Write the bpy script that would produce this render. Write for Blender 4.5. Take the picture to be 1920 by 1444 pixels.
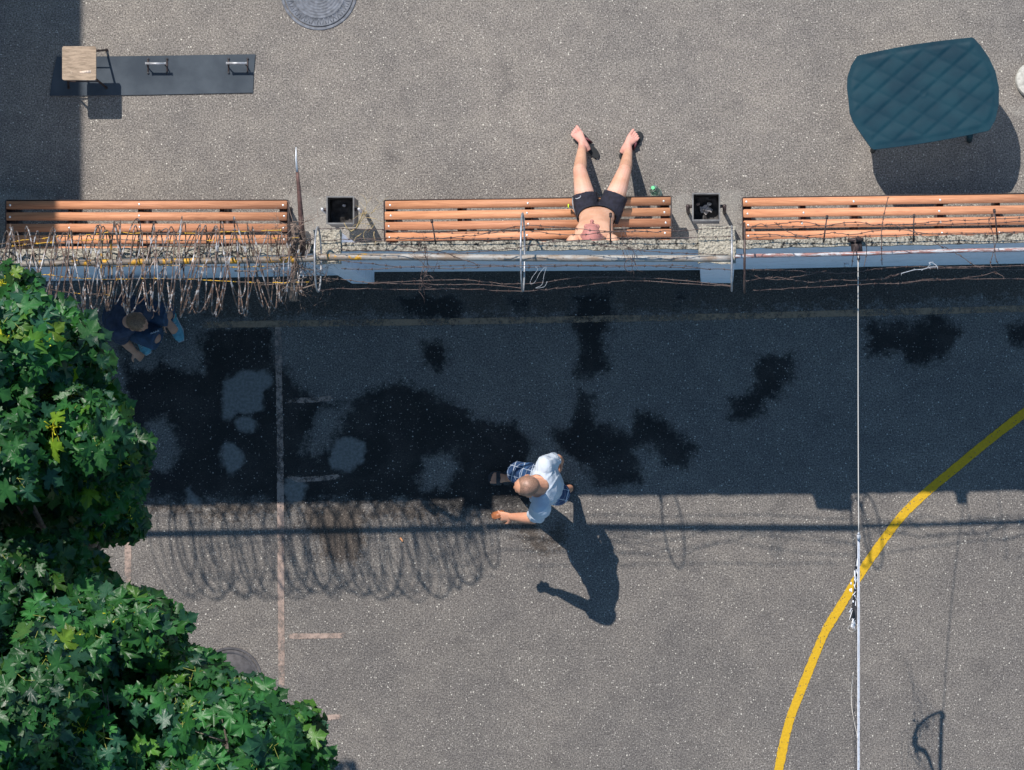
import bpy, bmesh, math, random
import numpy as np
from mathutils import Vector, Matrix, noise as mnoise
from mathutils.bvhtree import BVHTree
random.seed(7); rng = np.random.default_rng(11)
for o in list(bpy.data.objects): bpy.data.objects.remove(o)
scn = bpy.context.scene; COL = scn.collection
# ------------------------------------------------------------------ camera, sky, sun
S, H, NX, NY = 210.0, 32.7, 1340.0, 914.0        # px per metre on the ground, flying height, nadir pixel
cam = bpy.data.cameras.new('camera'); camo = bpy.data.objects.new('camera', cam); COL.objects.link(camo)
camo.location = (0, 0, H); cam.sensor_width = 36; cam.lens = 36*H/(1920/S)
cam.shift_x = (960-NX)/1920; cam.shift_y = (NY-722)/1920
cam.clip_start = .5; cam.clip_end = 3000; scn.camera = camo
SD = Vector((73/S, -140/S, -1.0))                  # travel of sunlight per metre of fall
elev = math.atan2(1, math.hypot(SD.x, SD.y)); azim = math.atan2(-SD.x, -SD.y)
w = bpy.data.worlds.new('World'); scn.world = w; w.use_nodes = True
nt = w.node_tree; bg = nt.nodes['Background']; sky = nt.nodes.new('ShaderNodeTexSky')
sky.sky_type = 'NISHITA'; sky.sun_disc = False; sky.sun_elevation = elev; sky.sun_rotation = azim
sky.ozone_density = 2.6; sky.air_density = 1.0; sky.dust_density = 0.3
mxs = nt.nodes.new('ShaderNodeMix'); mxs.data_type = 'RGBA'; mxs.blend_type = 'MULTIPLY'; mxs.inputs[0].default_value = 1; mxs.inputs[7].default_value = (.79, 1.0, 1.03, 1)   # clear teal-blue sky
nt.links.new(sky.outputs[0], mxs.inputs[6]); nt.links.new(mxs.outputs[2], bg.inputs[0]); bg.inputs[1].default_value = 0.125
sl = bpy.data.lights.new('sun', 'SUN'); sl.energy = 4.6; sl.angle = math.radians(.5); sl.color = (1, .935, .87)
so = bpy.data.objects.new('sun', sl); COL.objects.link(so); so.location = (-5, 10, 20)
so.rotation_euler = SD.to_track_quat('-Z', 'Y').to_euler()
scn.view_settings.view_transform = 'Standard'; scn.view_settings.look = 'None'
scn.view_settings.exposure = 0.42; scn.view_settings.gamma = 1
scn.render.resolution_x = 1024; scn.render.resolution_y = 770

# ------------------------------------------------------------------ helpers
def P(px, py, h=0.0):
    k = (H-h)/H/S
    return Vector(((px-NX)*k, -(py-NY)*k, h))
def link(o): COL.objects.link(o); return o
def props(o, label=None, cat=None, group=None, kind=None):
    if label: o['label'] = label
    if cat: o['category'] = cat
    if group: o['group'] = group
    if kind: o['kind'] = kind
    return o
def thing(name, label, cat, loc, group=None):
    o = link(bpy.data.objects.new(name, None)); o.location = loc; o.empty_display_size = .1
    return props(o, label, cat, group)
def wloc(o):
    v = Vector(o.location)
    while o.parent: o = o.parent; v += Vector(o.location)
    return v
def finish(name, me, mat, parent=None, smooth=True, loc=None):
    """mesh is in world coordinates; origin is put at loc (or at the parent)"""
    base = wloc(parent) if parent else Vector((0, 0, 0))
    off = Vector(loc) if loc is not None else base
    me.transform(Matrix.Translation(-off))
    if smooth: me.polygons.foreach_set('use_smooth', [True]*len(me.polygons))
    for m in (mat if isinstance(mat, (list, tuple)) else [mat]): me.materials.append(m)
    o = link(bpy.data.objects.new(name, me)); o.location = off - base
    if parent: o.parent = parent
    return o
def obj(name, bm, mat, parent=None, smooth=True, loc=None, bevel=0, auto=True):
    if bevel:
        bmesh.ops.bevel(bm, geom=[e for e in bm.edges if len(e.link_faces) == 2 and e.calc_face_angle(0) > .6],
                        offset=bevel, segments=2, affect='EDGES', clamp_overlap=True)
    if auto:
        for e in bm.edges:
            if len(e.link_faces) == 2 and e.calc_face_angle(0) > .7: e.smooth = False
    bm.normal_update()
    me = bpy.data.meshes.new(name); bm.to_mesh(me); bm.free()
    return finish(name, me, mat, parent, smooth, loc)
def B(): return bmesh.new()
def box(bm, c, sx, sy, sz, rz=0.0, rot=None):
    M = Matrix.Translation(c) @ (rot.to_4x4() if rot is not None else Matrix.Rotation(rz, 4, 'Z')) @ Matrix.Diagonal((sx, sy, sz, 1))
    return bmesh.ops.create_cube(bm, size=1, matrix=M)['verts']
def tube(bm, pts, r, seg=6, cap=True, closed=False):
    pts = [Vector(p) for p in pts]; n = len(pts)
    rr = r if isinstance(r, (list, tuple)) else [r]*n
    rings = []; prev = None
    for i, p in enumerate(pts):
        if closed: t = (pts[(i+1) % n]-pts[i-1])
        else: t = pts[min(i+1, n-1)]-pts[max(i-1, 0)]
        if t.length < 1e-9: t = Vector((1, 0, 0))
        t.normalize()
        if prev is None:
            u = t.orthogonal().normalized()
        else:
            u = (prev - t*prev.dot(t))
            u = u.normalized() if u.length > 1e-6 else t.orthogonal().normalized()
        prev = u; v = t.cross(u)
        rings.append([bm.verts.new(p + (u*math.cos(2*math.pi*k/seg)+v*math.sin(2*math.pi*k/seg))*rr[i]) for k in range(seg)])
    for i in range(n if closed else n-1):
        a, b = rings[i], rings[(i+1) % n]
        for k in range(seg):
            bm.faces.new((a[k], a[(k+1) % seg], b[(k+1) % seg], b[k]))
    if cap and not closed:
        bm.faces.new(rings[0][::-1]); bm.faces.new(rings[-1])
def poly_prism(bm, pts, z0, z1):
    """pts: list of Vector xy (ccw or cw)"""
    a = sum(pts[i].x*pts[(i+1) % len(pts)].y - pts[(i+1) % len(pts)].x*pts[i].y for i in range(len(pts)))
    if a < 0: pts = pts[::-1]
    lo = [bm.verts.new((p.x, p.y, z0)) for p in pts]; hi = [bm.verts.new((p.x, p.y, z1)) for p in pts]
    bm.faces.new(lo[::-1]); bm.faces.new(hi); n = len(pts)
    for i in range(n): bm.faces.new((lo[i], lo[(i+1) % n], hi[(i+1) % n], hi[i]))
def ellipsoid(bm, c, u, v, w, nu=20, nv=12):
    M = Matrix((u, v, w)).transposed().to_4x4(); M.translation = c
    bmesh.ops.create_uvsphere(bm, u_segments=nu, v_segments=nv, radius=1, matrix=M)
def capsule(bm, a, b, ra, rb, seg=14):
    a = Vector(a); b = Vector(b); d = (b-a)
    L = d.length
    if L < 1e-6: ellipsoid(bm, a, Vector((ra, 0, 0)), Vector((0, ra, 0)), Vector((0, 0, ra))); return
    d /= L; pts = []; rad = []
    for k in range(5):
        t = math.pi/2*(k/5); pts.append(a - d*ra*math.cos(t)); rad.append(max(ra*math.sin(t), ra*.05))
    pts.append(a); rad.append(ra)
    pts.append(a+d*L*.5); rad.append((ra+rb)/2*1.0)
    pts.append(b); rad.append(rb)
    for k in range(4, -1, -1):
        t = math.pi/2*(k/5); pts.append(b + d*rb*math.cos(t)); rad.append(max(rb*math.sin(t), rb*.05))
    tube(bm, pts, rad, seg)
def chain(bm, pts, rs, seg=14):
    for i in range(len(pts)-1): capsule(bm, pts[i], pts[i+1], rs[i], rs[i+1], seg)
def loft(bm, secs, n=28):
    """secs: (centre, u vector, v vector) closed with domed ends"""
    def ring(c, u, v): return [bm.verts.new(Vector(c)+Vector(u)*math.cos(2*math.pi*k/n)+Vector(v)*math.sin(2*math.pi*k/n)) for k in range(n)]
    rings = [ring(*s) for s in secs]
    for a, b in zip(rings, rings[1:]):
        for k in range(n): bm.faces.new((a[k], a[(k+1) % n], b[(k+1) % n], b[k]))
    bm.faces.new(rings[0][::-1]); bm.faces.new(rings[-1])
    bmesh.ops.recalc_face_normals(bm, faces=bm.faces)
def fuse(bm, voxel=.007, smooth=6):
    """melt overlapping closed shapes into one continuous mesh"""
    me = bpy.data.meshes.new('t'); bm.to_mesh(me); bm.free()
    o = link(bpy.data.objects.new('t', me))
    m = o.modifiers.new('r', 'REMESH'); m.mode = 'VOXEL'; m.voxel_size = voxel
    m = o.modifiers.new('s', 'SMOOTH'); m.iterations = smooth; m.factor = .5
    dg = bpy.context.evaluated_depsgraph_get(); dg.update()
    r = bpy.data.meshes.new_from_object(o.evaluated_get(dg))
    bpy.data.objects.remove(o); bpy.data.meshes.remove(me)
    return r
def bvh(me):
    return BVHTree.FromPolygons([v.co.copy() for v in me.vertices], [tuple(p.vertices) for p in me.polygons])

# ------------------------------------------------------------------ materials
class NT:
    def __init__(s, name):
        s.m = bpy.data.materials.new(name); s.m.use_nodes = True; s.t = s.m.node_tree; s.b = s.t.nodes['Principled BSDF']
        s.out = s.t.nodes['Material Output']
    def n(s, typ, **kw):
        nd = s.t.nodes.new('ShaderNode'+typ)
        for k, v in kw.items(): setattr(nd, k, v)
        return nd
    def l(s, a, b): s.t.links.new(a, b)
    def val(s, sock, v):
        if isinstance(v, bpy.types.NodeSocket): s.l(v, sock)
        else: sock.default_value = v
    def pos(s): return s.n('NewGeometry').outputs['Position']
    def ob(s): return s.n('TexCoord').outputs['Object']
    def mapped(s, vec, sc=(1, 1, 1), rot=(0, 0, 0)):
        m = s.n('Mapping'); s.l(vec, m.inputs[0]); m.inputs['Scale'].default_value = sc; m.inputs['Rotation'].default_value = rot
        return m.outputs[0]
    def noise(s, scale, vec=None, detail=4, rough=.6, dist=0):
        n = s.n('TexNoise'); n.inputs['Scale'].default_value = scale; n.inputs['Detail'].default_value = detail
        n.inputs['Roughness'].default_value = rough; n.inputs['Distortion'].default_value = dist
        s.l(vec if vec is not None else s.pos(), n.inputs['Vector']); return n.outputs['Fac']
    def vor(s, scale, vec=None, feature='F1', rnd=1.0):
        n = s.n('TexVoronoi', feature=feature); n.inputs['Scale'].default_value = scale; n.inputs['Randomness'].default_value = rnd
        s.l(vec if vec is not None else s.pos(), n.inputs['Vector']); return n
    def math(s, op, a, b=0.0, c=0.0, clamp=False):
        n = s.n('Math', operation=op, use_clamp=clamp)
        for i, v in enumerate((a, b, c)):
            if i < len(n.inputs): s.val(n.inputs[i], v)
        return n.outputs[0]
    def step(s, v, lo, hi, a=0.0, b=1.0):
        n = s.n('MapRange', interpolation_type='SMOOTHSTEP'); s.val(n.inputs[0], v)
        for i, x in enumerate((lo, hi, a, b)): s.val(n.inputs[i+1], x)
        return n.outputs[0]
    def mix(s, f, a, b, mode='MIX'):
        n = s.n('Mix', data_type='RGBA', blend_type=mode); s.val(n.inputs[0], f)
        for sock, v in ((n.inputs[6], a), (n.inputs[7], b)):
            if isinstance(v, bpy.types.NodeSocket): s.l(v, sock)
            else: sock.default_value = (*v, 1) if len(v) == 3 else v
        return n.outputs[2]
    def attr(s, name): return s.n('Attribute', attribute_name=name).outputs['Fac']
    def attrc(s, name): return s.n('Attribute', attribute_name=name).outputs['Color']
    def bump(s, h, strength, dist=.01):
        n = s.n('Bump'); n.inputs['Strength'].default_value = strength; n.inputs['Distance'].default_value = dist
        s.l(h, n.inputs['Height']); s.l(n.outputs[0], s.b.inputs['Normal']); return n
    def col(s, v): s.val(s.b.inputs['Base Color'], v if isinstance(v, bpy.types.NodeSocket) else (*v, 1)); return s
    def rough(s, v): s.val(s.b.inputs['Roughness'], v); return s
    def spec(s, v): s.b.inputs['Specular IOR Level'].default_value = v; return s
    def metal(s, v): s.val(s.b.inputs['Metallic'], v); return s
def simple(name, c, rough=.6, metal=0, var=.25, scale=20, bump=.2, spec=.5, bdist=.003):
    t = NT(name); n = t.noise(scale)
    t.col(t.mix(t.step(n, .3, .7), tuple(x*(1-var) for x in c), tuple(min(1, x*(1+var)) for x in c))).rough(rough).metal(metal).spec(spec)
    if bump: t.bump(t.noise(scale*4), bump, bdist)
    return t.m

def asphalt_mat():
    t = NT('asphalt'); pos = t.pos()
    sep = t.n('SeparateXYZ'); t.l(pos, sep.inputs[0])
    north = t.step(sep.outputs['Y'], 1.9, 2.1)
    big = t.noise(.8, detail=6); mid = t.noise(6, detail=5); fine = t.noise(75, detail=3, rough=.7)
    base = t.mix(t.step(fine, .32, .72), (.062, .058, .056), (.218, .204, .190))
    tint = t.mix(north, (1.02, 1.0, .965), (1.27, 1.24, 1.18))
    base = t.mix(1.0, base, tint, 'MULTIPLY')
    base = t.mix(1.0, base, t.mix(t.step(big, .3, .72), (.86, .86, .87), (1.14, 1.12, 1.09)), 'MULTIPLY')
    base = t.mix(1.0, base, t.mix(t.step(mid, .3, .7), (.90, .90, .91), (1.10, 1.10, 1.09)), 'MULTIPLY')
    # worn darker smudges
    base = t.mix(t.step(t.noise(2.3, detail=6, rough=.65), .56, .76, 0, .5), base, (.060, .055, .052))
    # stones
    dr = None; wetk = None
    def chips(scale, lo, thr, col, amt):
        nonlocal base
        v = t.vor(scale, pos); c = t.n('SeparateColor'); t.l(v.outputs['Color'], c.inputs[0])
        size = t.math('MULTIPLY', c.outputs[1], .28)
        m = t.math('MULTIPLY', t.math('LESS_THAN', v.outputs['Distance'], t.math('ADD', size, lo)), t.math('GREATER_THAN', c.outputs[0], thr))
        m = t.math('MULTIPLY', m, t.math('MULTIPLY', c.outputs[2], amt))
        cc = t.mix(c.outputs[2], (.30, .27, .25), col)
        return m, cc
    m1, c1 = chips(62, .06, .52, (.47, .44, .38), .85)
    m2, c2 = chips(95, .12, .55, (.38, .35, .32), .7)
    m3, c3 = chips(46, .03, .80, (.54, .51, .44), 1.0)
    v = t.vor(55, pos); c = t.n('SeparateColor'); t.l(v.outputs['Color'], c.inputs[0])
    holes = t.math('MULTIPLY', t.math('LESS_THAN', v.outputs['Distance'], .26), t.math('GREATER_THAN', c.outputs[1], .72))
    base = t.mix(t.math('MULTIPLY', holes, .6), base, (.03, .028, .028))
    for m, cc in ((m2, c2), (m1, c1), (m3, c3)): base = t.mix(m, base, cc)
    # dry pale cement patches
    nz = t.noise(9, detail=6, rough=.65)
    pale = t.step(t.math('ADD', t.attr('pale'), t.math('MULTIPLY', t.math('SUBTRACT', nz, .5), .9)), .38, .66)
    flat = t.mix(t.step(t.noise(40), .35, .65), (.115, .112, .104), (.175, .17, .158))
    # cement wash beside the benches, thin
    wash = t.step(t.math('ADD', t.attr('wash'), t.math('MULTIPLY', t.math('SUBTRACT', nz, .5), 1.3)), .42, .68, 0, .38)
    base = t.mix(wash, base, (.26, .25, .225))
    # wet and damp ground, plus wall-foot shade put in as colour
    nz2 = t.noise(7, detail=8, rough=.72)
    nz3 = t.noise(34, detail=5, rough=.7)
    wet = t.step(t.math('ADD', t.math('ADD', t.attr('wet'), t.math('MULTIPLY', t.math('SUBTRACT', nz3, .5), .55)), t.math('MULTIPLY', t.math('SUBTRACT', nz2, .5), 1.15)), .34, .70)
    damp_shade = t.step(t.math('ADD', t.attr('damp_shade'), t.math('ADD', t.math('MULTIPLY', t.math('SUBTRACT', nz2, .5), 1.5), t.math('MULTIPLY', t.math('SUBTRACT', nz3, .5), 1.2))), .38, .70)
    wetc = t.mix(1.0, base, t.mix(t.step(t.noise(2.2, detail=6), .42, .68), (.065, .062, .06), (.20, .19, .185)), 'MULTIPLY')
    chipm = t.math('MAXIMUM', t.math('MULTIPLY', m1, .6), m3)
    wetc = t.mix(t.math('MULTIPLY', chipm, 1.0), wetc, (.37, .35, .33))
    base = t.mix(wet, base, wetc)
    base = t.mix(t.math('MULTIPLY', damp_shade, t.math('SUBTRACT', 1.0, wet)), base, t.mix(1.0, base, (.52, .47, .43), 'MULTIPLY'))  # darkens damp splashes and the shade painted along the wall foot
    base = t.mix(pale, base, flat)
    t.col(base)
    t.rough(t.math('SUBTRACT', .86, t.math('MULTIPLY', wet, .28))).spec(.3)
    hgt = t.math('ADD', t.math('MULTIPLY', fine, 1.0), t.math('MULTIPLY', t.vor(75, pos).outputs['Distance'], -.6))
    bp = t.bump(hgt, .75, .006)
    t.l(t.math('SUBTRACT', .75, t.math('MULTIPLY', pale, .6)), bp.inputs['Strength'])
    return t.m
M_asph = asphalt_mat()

def paint_line_mat(name, c, wear_lo, wear_hi, c2=None, scale=22):
    t = NT(name); n = t.noise(scale, detail=7, rough=.75); n2 = t.noise(3, detail=3)
    cc = t.mix(t.step(t.noise(60, detail=3), .35, .65), tuple(x*.86 for x in c), c)
    if c2: cc = t.mix(t.step(n2, .4, .6), cc, c2)
    v = t.vor(55); sc = t.n('SeparateColor'); t.l(v.outputs['Color'], sc.inputs[0])
    pits = t.math('MULTIPLY', t.math('LESS_THAN', v.outputs['Distance'], .3), t.math('GREATER_THAN', sc.outputs[0], .85))
    t.col(cc).rough(.75).spec(.3); t.bump(t.noise(75, detail=3), .6, .005)
    tr = t.n('BsdfTransparent'); mx = t.n('MixShader')
    edge = t.step(t.math('ADD', t.attr('edge'), t.math('MULTIPLY', t.math('SUBTRACT', n, .5), 1.1)), .12, .42)
    f = t.math('MULTIPLY', edge, t.step(t.math('ADD', n, t.math('MULTIPLY', t.math('SUBTRACT', n2, .5), .8)), wear_lo, wear_hi))
    f = t.math('MULTIPLY', f, t.math('SUBTRACT', 1.0, pits))
    t.l(f, mx.inputs[0]); t.l(tr.outputs[0], mx.inputs[1]); t.l(t.b.outputs[0], mx.inputs[2]); t.l(mx.outputs[0], t.out.inputs[0])
    return t.m
M_yel = paint_line_mat('yellow_line_paint', (.52, .315, .010), .04, .30)
M_pink = paint_line_mat('worn_pink_paint', (.34, .255, .21), .22, .62)
M_brownl = paint_line_mat('faint_brown_paint', (.29, .20, .13), .24, .64)

def concrete_mat():
    t = NT('weathered_concrete'); n = t.noise(14, detail=7, rough=.75); n2 = t.noise(60, detail=4, rough=.7)
    c = t.mix(t.step(n2, .35, .62), (.10, .092, .075), (.46, .42, .34))
    c = t.mix(t.step(n, .50, .60), c, t.mix(t.step(n2, .45, .6), (.012, .011, .011), (.11, .10, .085)))
    t.col(c).rough(.95).spec(.2); t.bump(t.math('ADD', n2, n), 1.0, .012); return t.m
M_conc = concrete_mat()
def pillar_top_mat():
    t = NT('pitted_concrete'); n = t.noise(10, detail=6, rough=.7); v = t.vor(50).outputs['Distance']; n2 = t.noise(70, detail=4)
    c = t.mix(t.step(n2, .35, .62), (.22, .20, .16), (.44, .40, .32)); c = t.mix(t.step(n, .6, .68), c, (.06, .055, .05))
    t.col(c).rough(.95).spec(.2); t.bump(t.math('ADD', n2, v), 1.0, .012); return t.m
M_pcon = pillar_top_mat()
def wallpaint_mat():
    t = NT('white_wall_paint'); n = t.noise(3, detail=6, rough=.7)
    c = t.mix(t.step(n, .35, .75), (.76, .77, .84), (.66, .67, .72))
    c = t.mix(t.step(t.noise(18, detail=6, rough=.75), .54, .74), c, (.34, .33, .31))
    t.col(c).rough(.8); t.bump(t.noise(40), .3, .004); return t.m
M_wall = wallpaint_mat()
def wood_mat():
    t = NT('orange_stained_wood'); p = t.pos(); m = t.mapped(p, (1.2, 26, 26))
    g = t.noise(4, m, detail=6, rough=.65); rp = t.attrc('tint')
    c = t.mix(t.step(g, .3, .72), (.37, .155, .078), (.55, .255, .135))
    c = t.mix(1.0, c, rp, 'MULTIPLY')
    c = t.mix(t.step(t.noise(2.6, t.mapped(p, (1, 4, 4)), detail=7, rough=.7), .56, .76, 0, .7), c, (.25, .10, .05))
    c = t.mix(t.step(t.noise(35, detail=4), .70, .75, 0, .7), c, (.14, .06, .03))
    t.col(c).rough(.6).spec(.35); t.bump(g, .35, .002); return t.m
M_wood = wood_mat()
M_steel_d = simple('dark_brown_steel', (.045, .03, .028), .55, .3, .4, 30)
M_galv = simple('galvanised_steel', (.34, .345, .36), .5, .5, .3, 25, .3)
M_bolt = simple('bright_bolt', (.62, .62, .60), .35, .8, .1)
def lichen_pipe(name, base, rust, amount, lich=True, paint=None):
    t = NT(name); p = t.pos(); n = t.noise(5, t.mapped(p, (1, 3, 3)), detail=7, rough=.7)
    c = t.mix(t.step(n, .38, .62), base, rust)
    if paint: c = t.mix(t.step(t.noise(9, t.mapped(p, (.7, 6, 6)), detail=5, rough=.7), .50, .55), c, paint)
    c = t.mix(t.step(t.noise(26, detail=5, rough=.7), .60, .68), c, (.05, .04, .035))
    if lich == 2:
        sx = t.n('SeparateXYZ'); t.l(p, sx.inputs[0]); g = t.step(sx.outputs['X'], P(640, 480, 3.3).x, P(840, 480, 3.3).x, .16, 0)
        c = t.mix(t.step(t.math('ADD', t.noise(7.5, detail=6, rough=.75), g), amount, amount+.03), c, t.mix(t.step(t.noise(60), .4, .6), (.62, .34, .02), (.36, .18, .015)))
    elif lich: c = t.mix(t.step(t.noise(7.5, detail=6, rough=.75), amount, amount+.03), c, t.mix(t.step(t.noise(60), .4, .6), (.62, .34, .02), (.36, .18, .015)))
    t.col(c).rough(.6).metal(.15); t.bump(t.noise(80, detail=4), .6, .004); return t.m
M_pipeL = lichen_pipe('lichened_pipe', (.20, .18, .155), (.12, .095, .075), .53)
M_pipeM = lichen_pipe('weathered_pipe', (.30, .29, .27), (.20, .15, .11), .70, 2)
M_pipeR = lichen_pipe('flaking_painted_pipe', (.20, .13, .12), (.30, .13, .11), .9, False, (.42, .42, .43))
def wire_mat(name, a, b, th=.5, lich=None):
    t = NT(name); n = t.noise(11, detail=5, rough=.7); c = t.mix(t.step(n, th-.06, th+.06), a, b)
    if lich: c = t.mix(t.step(t.noise(6, detail=5), lich, lich+.03), c, (.60, .34, .03))
    t.col(c).rough(.5).metal(.25); return t.m
M_wire = wire_mat('rusty_wire', (.055, .033, .029), (.095, .066, .058))
M_wireL = wire_mat('lichened_wire', (.09, .06, .045), (.14, .10, .08), .5, .50)
M_razor = wire_mat('razor_wire_steel', (.13, .085, .065), (.38, .385, .40), .55)
M_silver = wire_mat('silver_wire', (.55, .57, .6), (.7, .72, .75))
M_rope = simple('pale_rope', (.62, .58, .52), .8, 0, .15, 200)
M_white = simple('white_plastic_strip', (.36, .38, .41), .6, 0, .25, 60)
M_net = simple('black_net_cord', (.035, .035, .04), .8)
M_tape = simple('white_net_tape', (.70, .71, .74), .6, 0, .12, 60)
def skin_mat(name, a, b, blotch=.5):
    t = NT(name); n = t.noise(7, detail=4); c = t.mix(t.step(n, .35, .68), a, b)
    c = t.mix(t.step(t.noise(90, detail=3), .55, .75, 0, .25), c, tuple(x*.6 for x in a))
    t.col(c).rough(.6).spec(.3); t.b.inputs['Subsurface Weight'].default_value = .12
    t.b.inputs['Subsurface Radius'].default_value = (.012, .005, .003); t.bump(t.noise(160, detail=2), .15, .001); return t.m
M_skinA = skin_mat('fair_skin', (.60, .33, .225), (.70, .42, .29))
M_skinP = skin_mat('sunburnt_skin', (.56, .235, .19), (.64, .31, .24))
M_skinB = skin_mat('tanned_skin', (.50, .235, .145), (.58, .29, .18))
M_skinC = skin_mat('brown_tanned_skin', (.40, .20, .13), (.47, .25, .17))

def curved_panels(): pass
def tint_attr(me, vals):
    a = me.color_attributes.new('tint', 'FLOAT_COLOR', 'POINT'); a.data.foreach_set('color', np.asarray(vals, dtype=np.float32).ravel())

# ------------------------------------------------------------------ ground
def sdist(PX, PY, poly):
    """signed distance in px, positive inside"""
    poly = np.asarray(poly, float); n = len(poly); d = np.full(PX.shape, 1e9); ins = np.zeros(PX.shape, bool)
    for i in range(n):
        ax, ay = poly[i]; bx, by = poly[(i+1) % n]
        vx, vy = bx-ax, by-ay; L = vx*vx+vy*vy+1e-9
        tt = np.clip(((PX-ax)*vx+(PY-ay)*vy)/L, 0, 1)
        d = np.minimum(d, np.hypot(PX-ax-tt*vx, PY-ay-tt*vy))
        c = ((ay > PY) != (by > PY)); 
        xi = ax + (PY-ay)*vx/(vy if abs(vy) > 1e-9 else 1e-9)
        ins ^= (c & (PX < xi))
    return np.where(ins, d, -d)
def ell(cx, cy, rx, ry, rot=0, n=18, j=.12, seed=1):
    r = random.Random(seed); out = []
    for k in range(n):
        a = 2*math.pi*k/n; q = 1+r.uniform(-j, j); x, y = rx*q*math.cos(a), ry*q*math.sin(a)
        out.append((cx+x*math.cos(rot)-y*math.sin(rot), cy+x*math.sin(rot)+y*math.cos(rot)))
    return out
WET = [[(225,640),(250,690),(300,680),(380,700),(372,640),(400,612),(516,612),(517,690),(545,695),(570,735),(640,762),(700,730),(745,712),(800,728),(850,755),(900,785),(965,795),(1003,832),(985,880),(950,900),(930,960),(850,955),(760,935),(700,950),(650,940),(560,950),(480,940),(235,940),(240,760)],
       [(742,560),(800,548),(868,556),(876,588),(840,606),(770,600)], [(950,556),(985,552),(992,580),(970,592)],
       [(1075,548),(1150,545),(1152,595),(1133,640),(1142,690),(1110,712),(1076,704),(1088,650),(1068,600)],
       [(788,642),(822,636),(846,670),(828,692),(796,684)], [(1262,545),(1290,545),(1290,565),(1268,570)],
       [(1418,665),(1484,662),(1492,712),(1452,748),(1405,790),(1366,788),(1370,750),(1415,728)],
       [(1618,600),(1700,606),(1770,588),(1802,620),(1776,672),(1700,690),(1690,660),(1630,668)], [(1886,612),(1935,590),(1940,660),(1895,645)],
       [(1036,812),(1072,790),(1090,735),(1118,740),(1122,790),(1180,806),(1190,772),(1240,775),(1262,800),(1306,838),(1288,880),(1246,872),(1214,832),(1192,850),(1206,905),(1160,914),(1120,912),(1090,870),(1040,842)],
       [(925,900),(1010,890),(1030,940),(960,955),(925,950)]]
DRY = [ell(300,835,32,48,0,18,.15,3), ell(822,885,30,40,.3,18,.2,4), ell(615,800,22,60,.7,18,.2,5)]
DAMP_SHADE = [[(380,480),(1000,480),(1960,470),(1960,560),(1500,585),(1000,592),(560,596),(380,600)], [(560,940),(680,938),(690,990),(672,1050),(600,1055),(585,1000),(560,980)], [(690,935),(945,935),(935,975),(850,962),(790,975),(700,975)],  # first outline is painted shade below the wall, the rest damp splashes
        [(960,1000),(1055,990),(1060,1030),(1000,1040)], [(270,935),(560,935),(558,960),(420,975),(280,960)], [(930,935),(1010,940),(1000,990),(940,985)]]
PALE = [[(420,712),(455,694),(498,692),(512,716),(496,738),(492,762),(470,778),(444,776),(430,790),(417,786),(416,750)], ell(460,792,23,17,.2,16,.12,7),
        ell(434,858,22,32,-.15,18,.08,8), ell(651,851,39,31,-.5,18,.12,9), ell(551,920,24,24,0,16,.06,10), ell(362,935,10,22,-.5,10,.25,12)]
WASH = [[(540,360),(720,372),(722,460),(540,470)], [(1255,360),(1395,360),(1395,460),(1255,460)], [(-20,360),(110,362),(100,385),(-20,385)], ell(1925,215,30,12)]
def ground():
    def ax(lo, hi, st, far):
        d = np.arange(lo, hi, st); c = np.array([.5, 1.5, 4, 10, 30, 100, 400, 1500.])
        return np.concatenate([lo-c[::-1], d, hi+c])
    g0 = P(-40, 1490); g1 = P(1960, -40)
    xs = ax(g0.x, g1.x, .016, 1); ys = ax(g0.y, g1.y, .016, 1)
    X, Y = np.meshgrid(xs, ys); nx, ny = len(xs), len(ys)
    co = np.stack([X, Y, np.zeros_like(X)], -1).reshape(-1, 3).astype(np.float32)
    idx = np.arange(nx*ny).reshape(ny, nx)
    q = np.stack([idx[:-1, :-1], idx[:-1, 1:], idx[1:, 1:], idx[1:, :-1]], -1).reshape(-1, 4)
    me = bpy.data.meshes.new('ground'); me.vertices.add(len(co)); me.vertices.foreach_set('co', co.ravel())
    me.loops.add(q.size); me.loops.foreach_set('vertex_index', q.ravel().astype(np.int32))
    me.polygons.add(len(q)); me.polygons.foreach_set('loop_start', np.arange(0, q.size, 4, dtype=np.int32)); me.polygons.foreach_set('loop_total', np.full(len(q), 4, np.int32))
    me.update(); me.validate()
    PX = NX+co[:, 0]*S; PY = NY-co[:, 1]*S
    def field(polys, soft):
        f = np.full(PX.shape, -1e9)
        for p in polys: f = np.maximum(f, sdist(PX, PY, p))
        return f
    wet = field(WET, 1); dry = field(DRY, 1); wet = np.minimum(wet, -dry)
    for nm, f, soft in (('wet', wet, 34), ('damp_shade', field(DAMP_SHADE, 1), 40), ('pale', field(PALE, 1), 22), ('wash', field(WASH, 1), 40)):
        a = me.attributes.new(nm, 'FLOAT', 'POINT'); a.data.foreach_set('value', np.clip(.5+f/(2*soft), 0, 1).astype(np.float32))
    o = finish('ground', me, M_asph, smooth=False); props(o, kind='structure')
ground()
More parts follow.
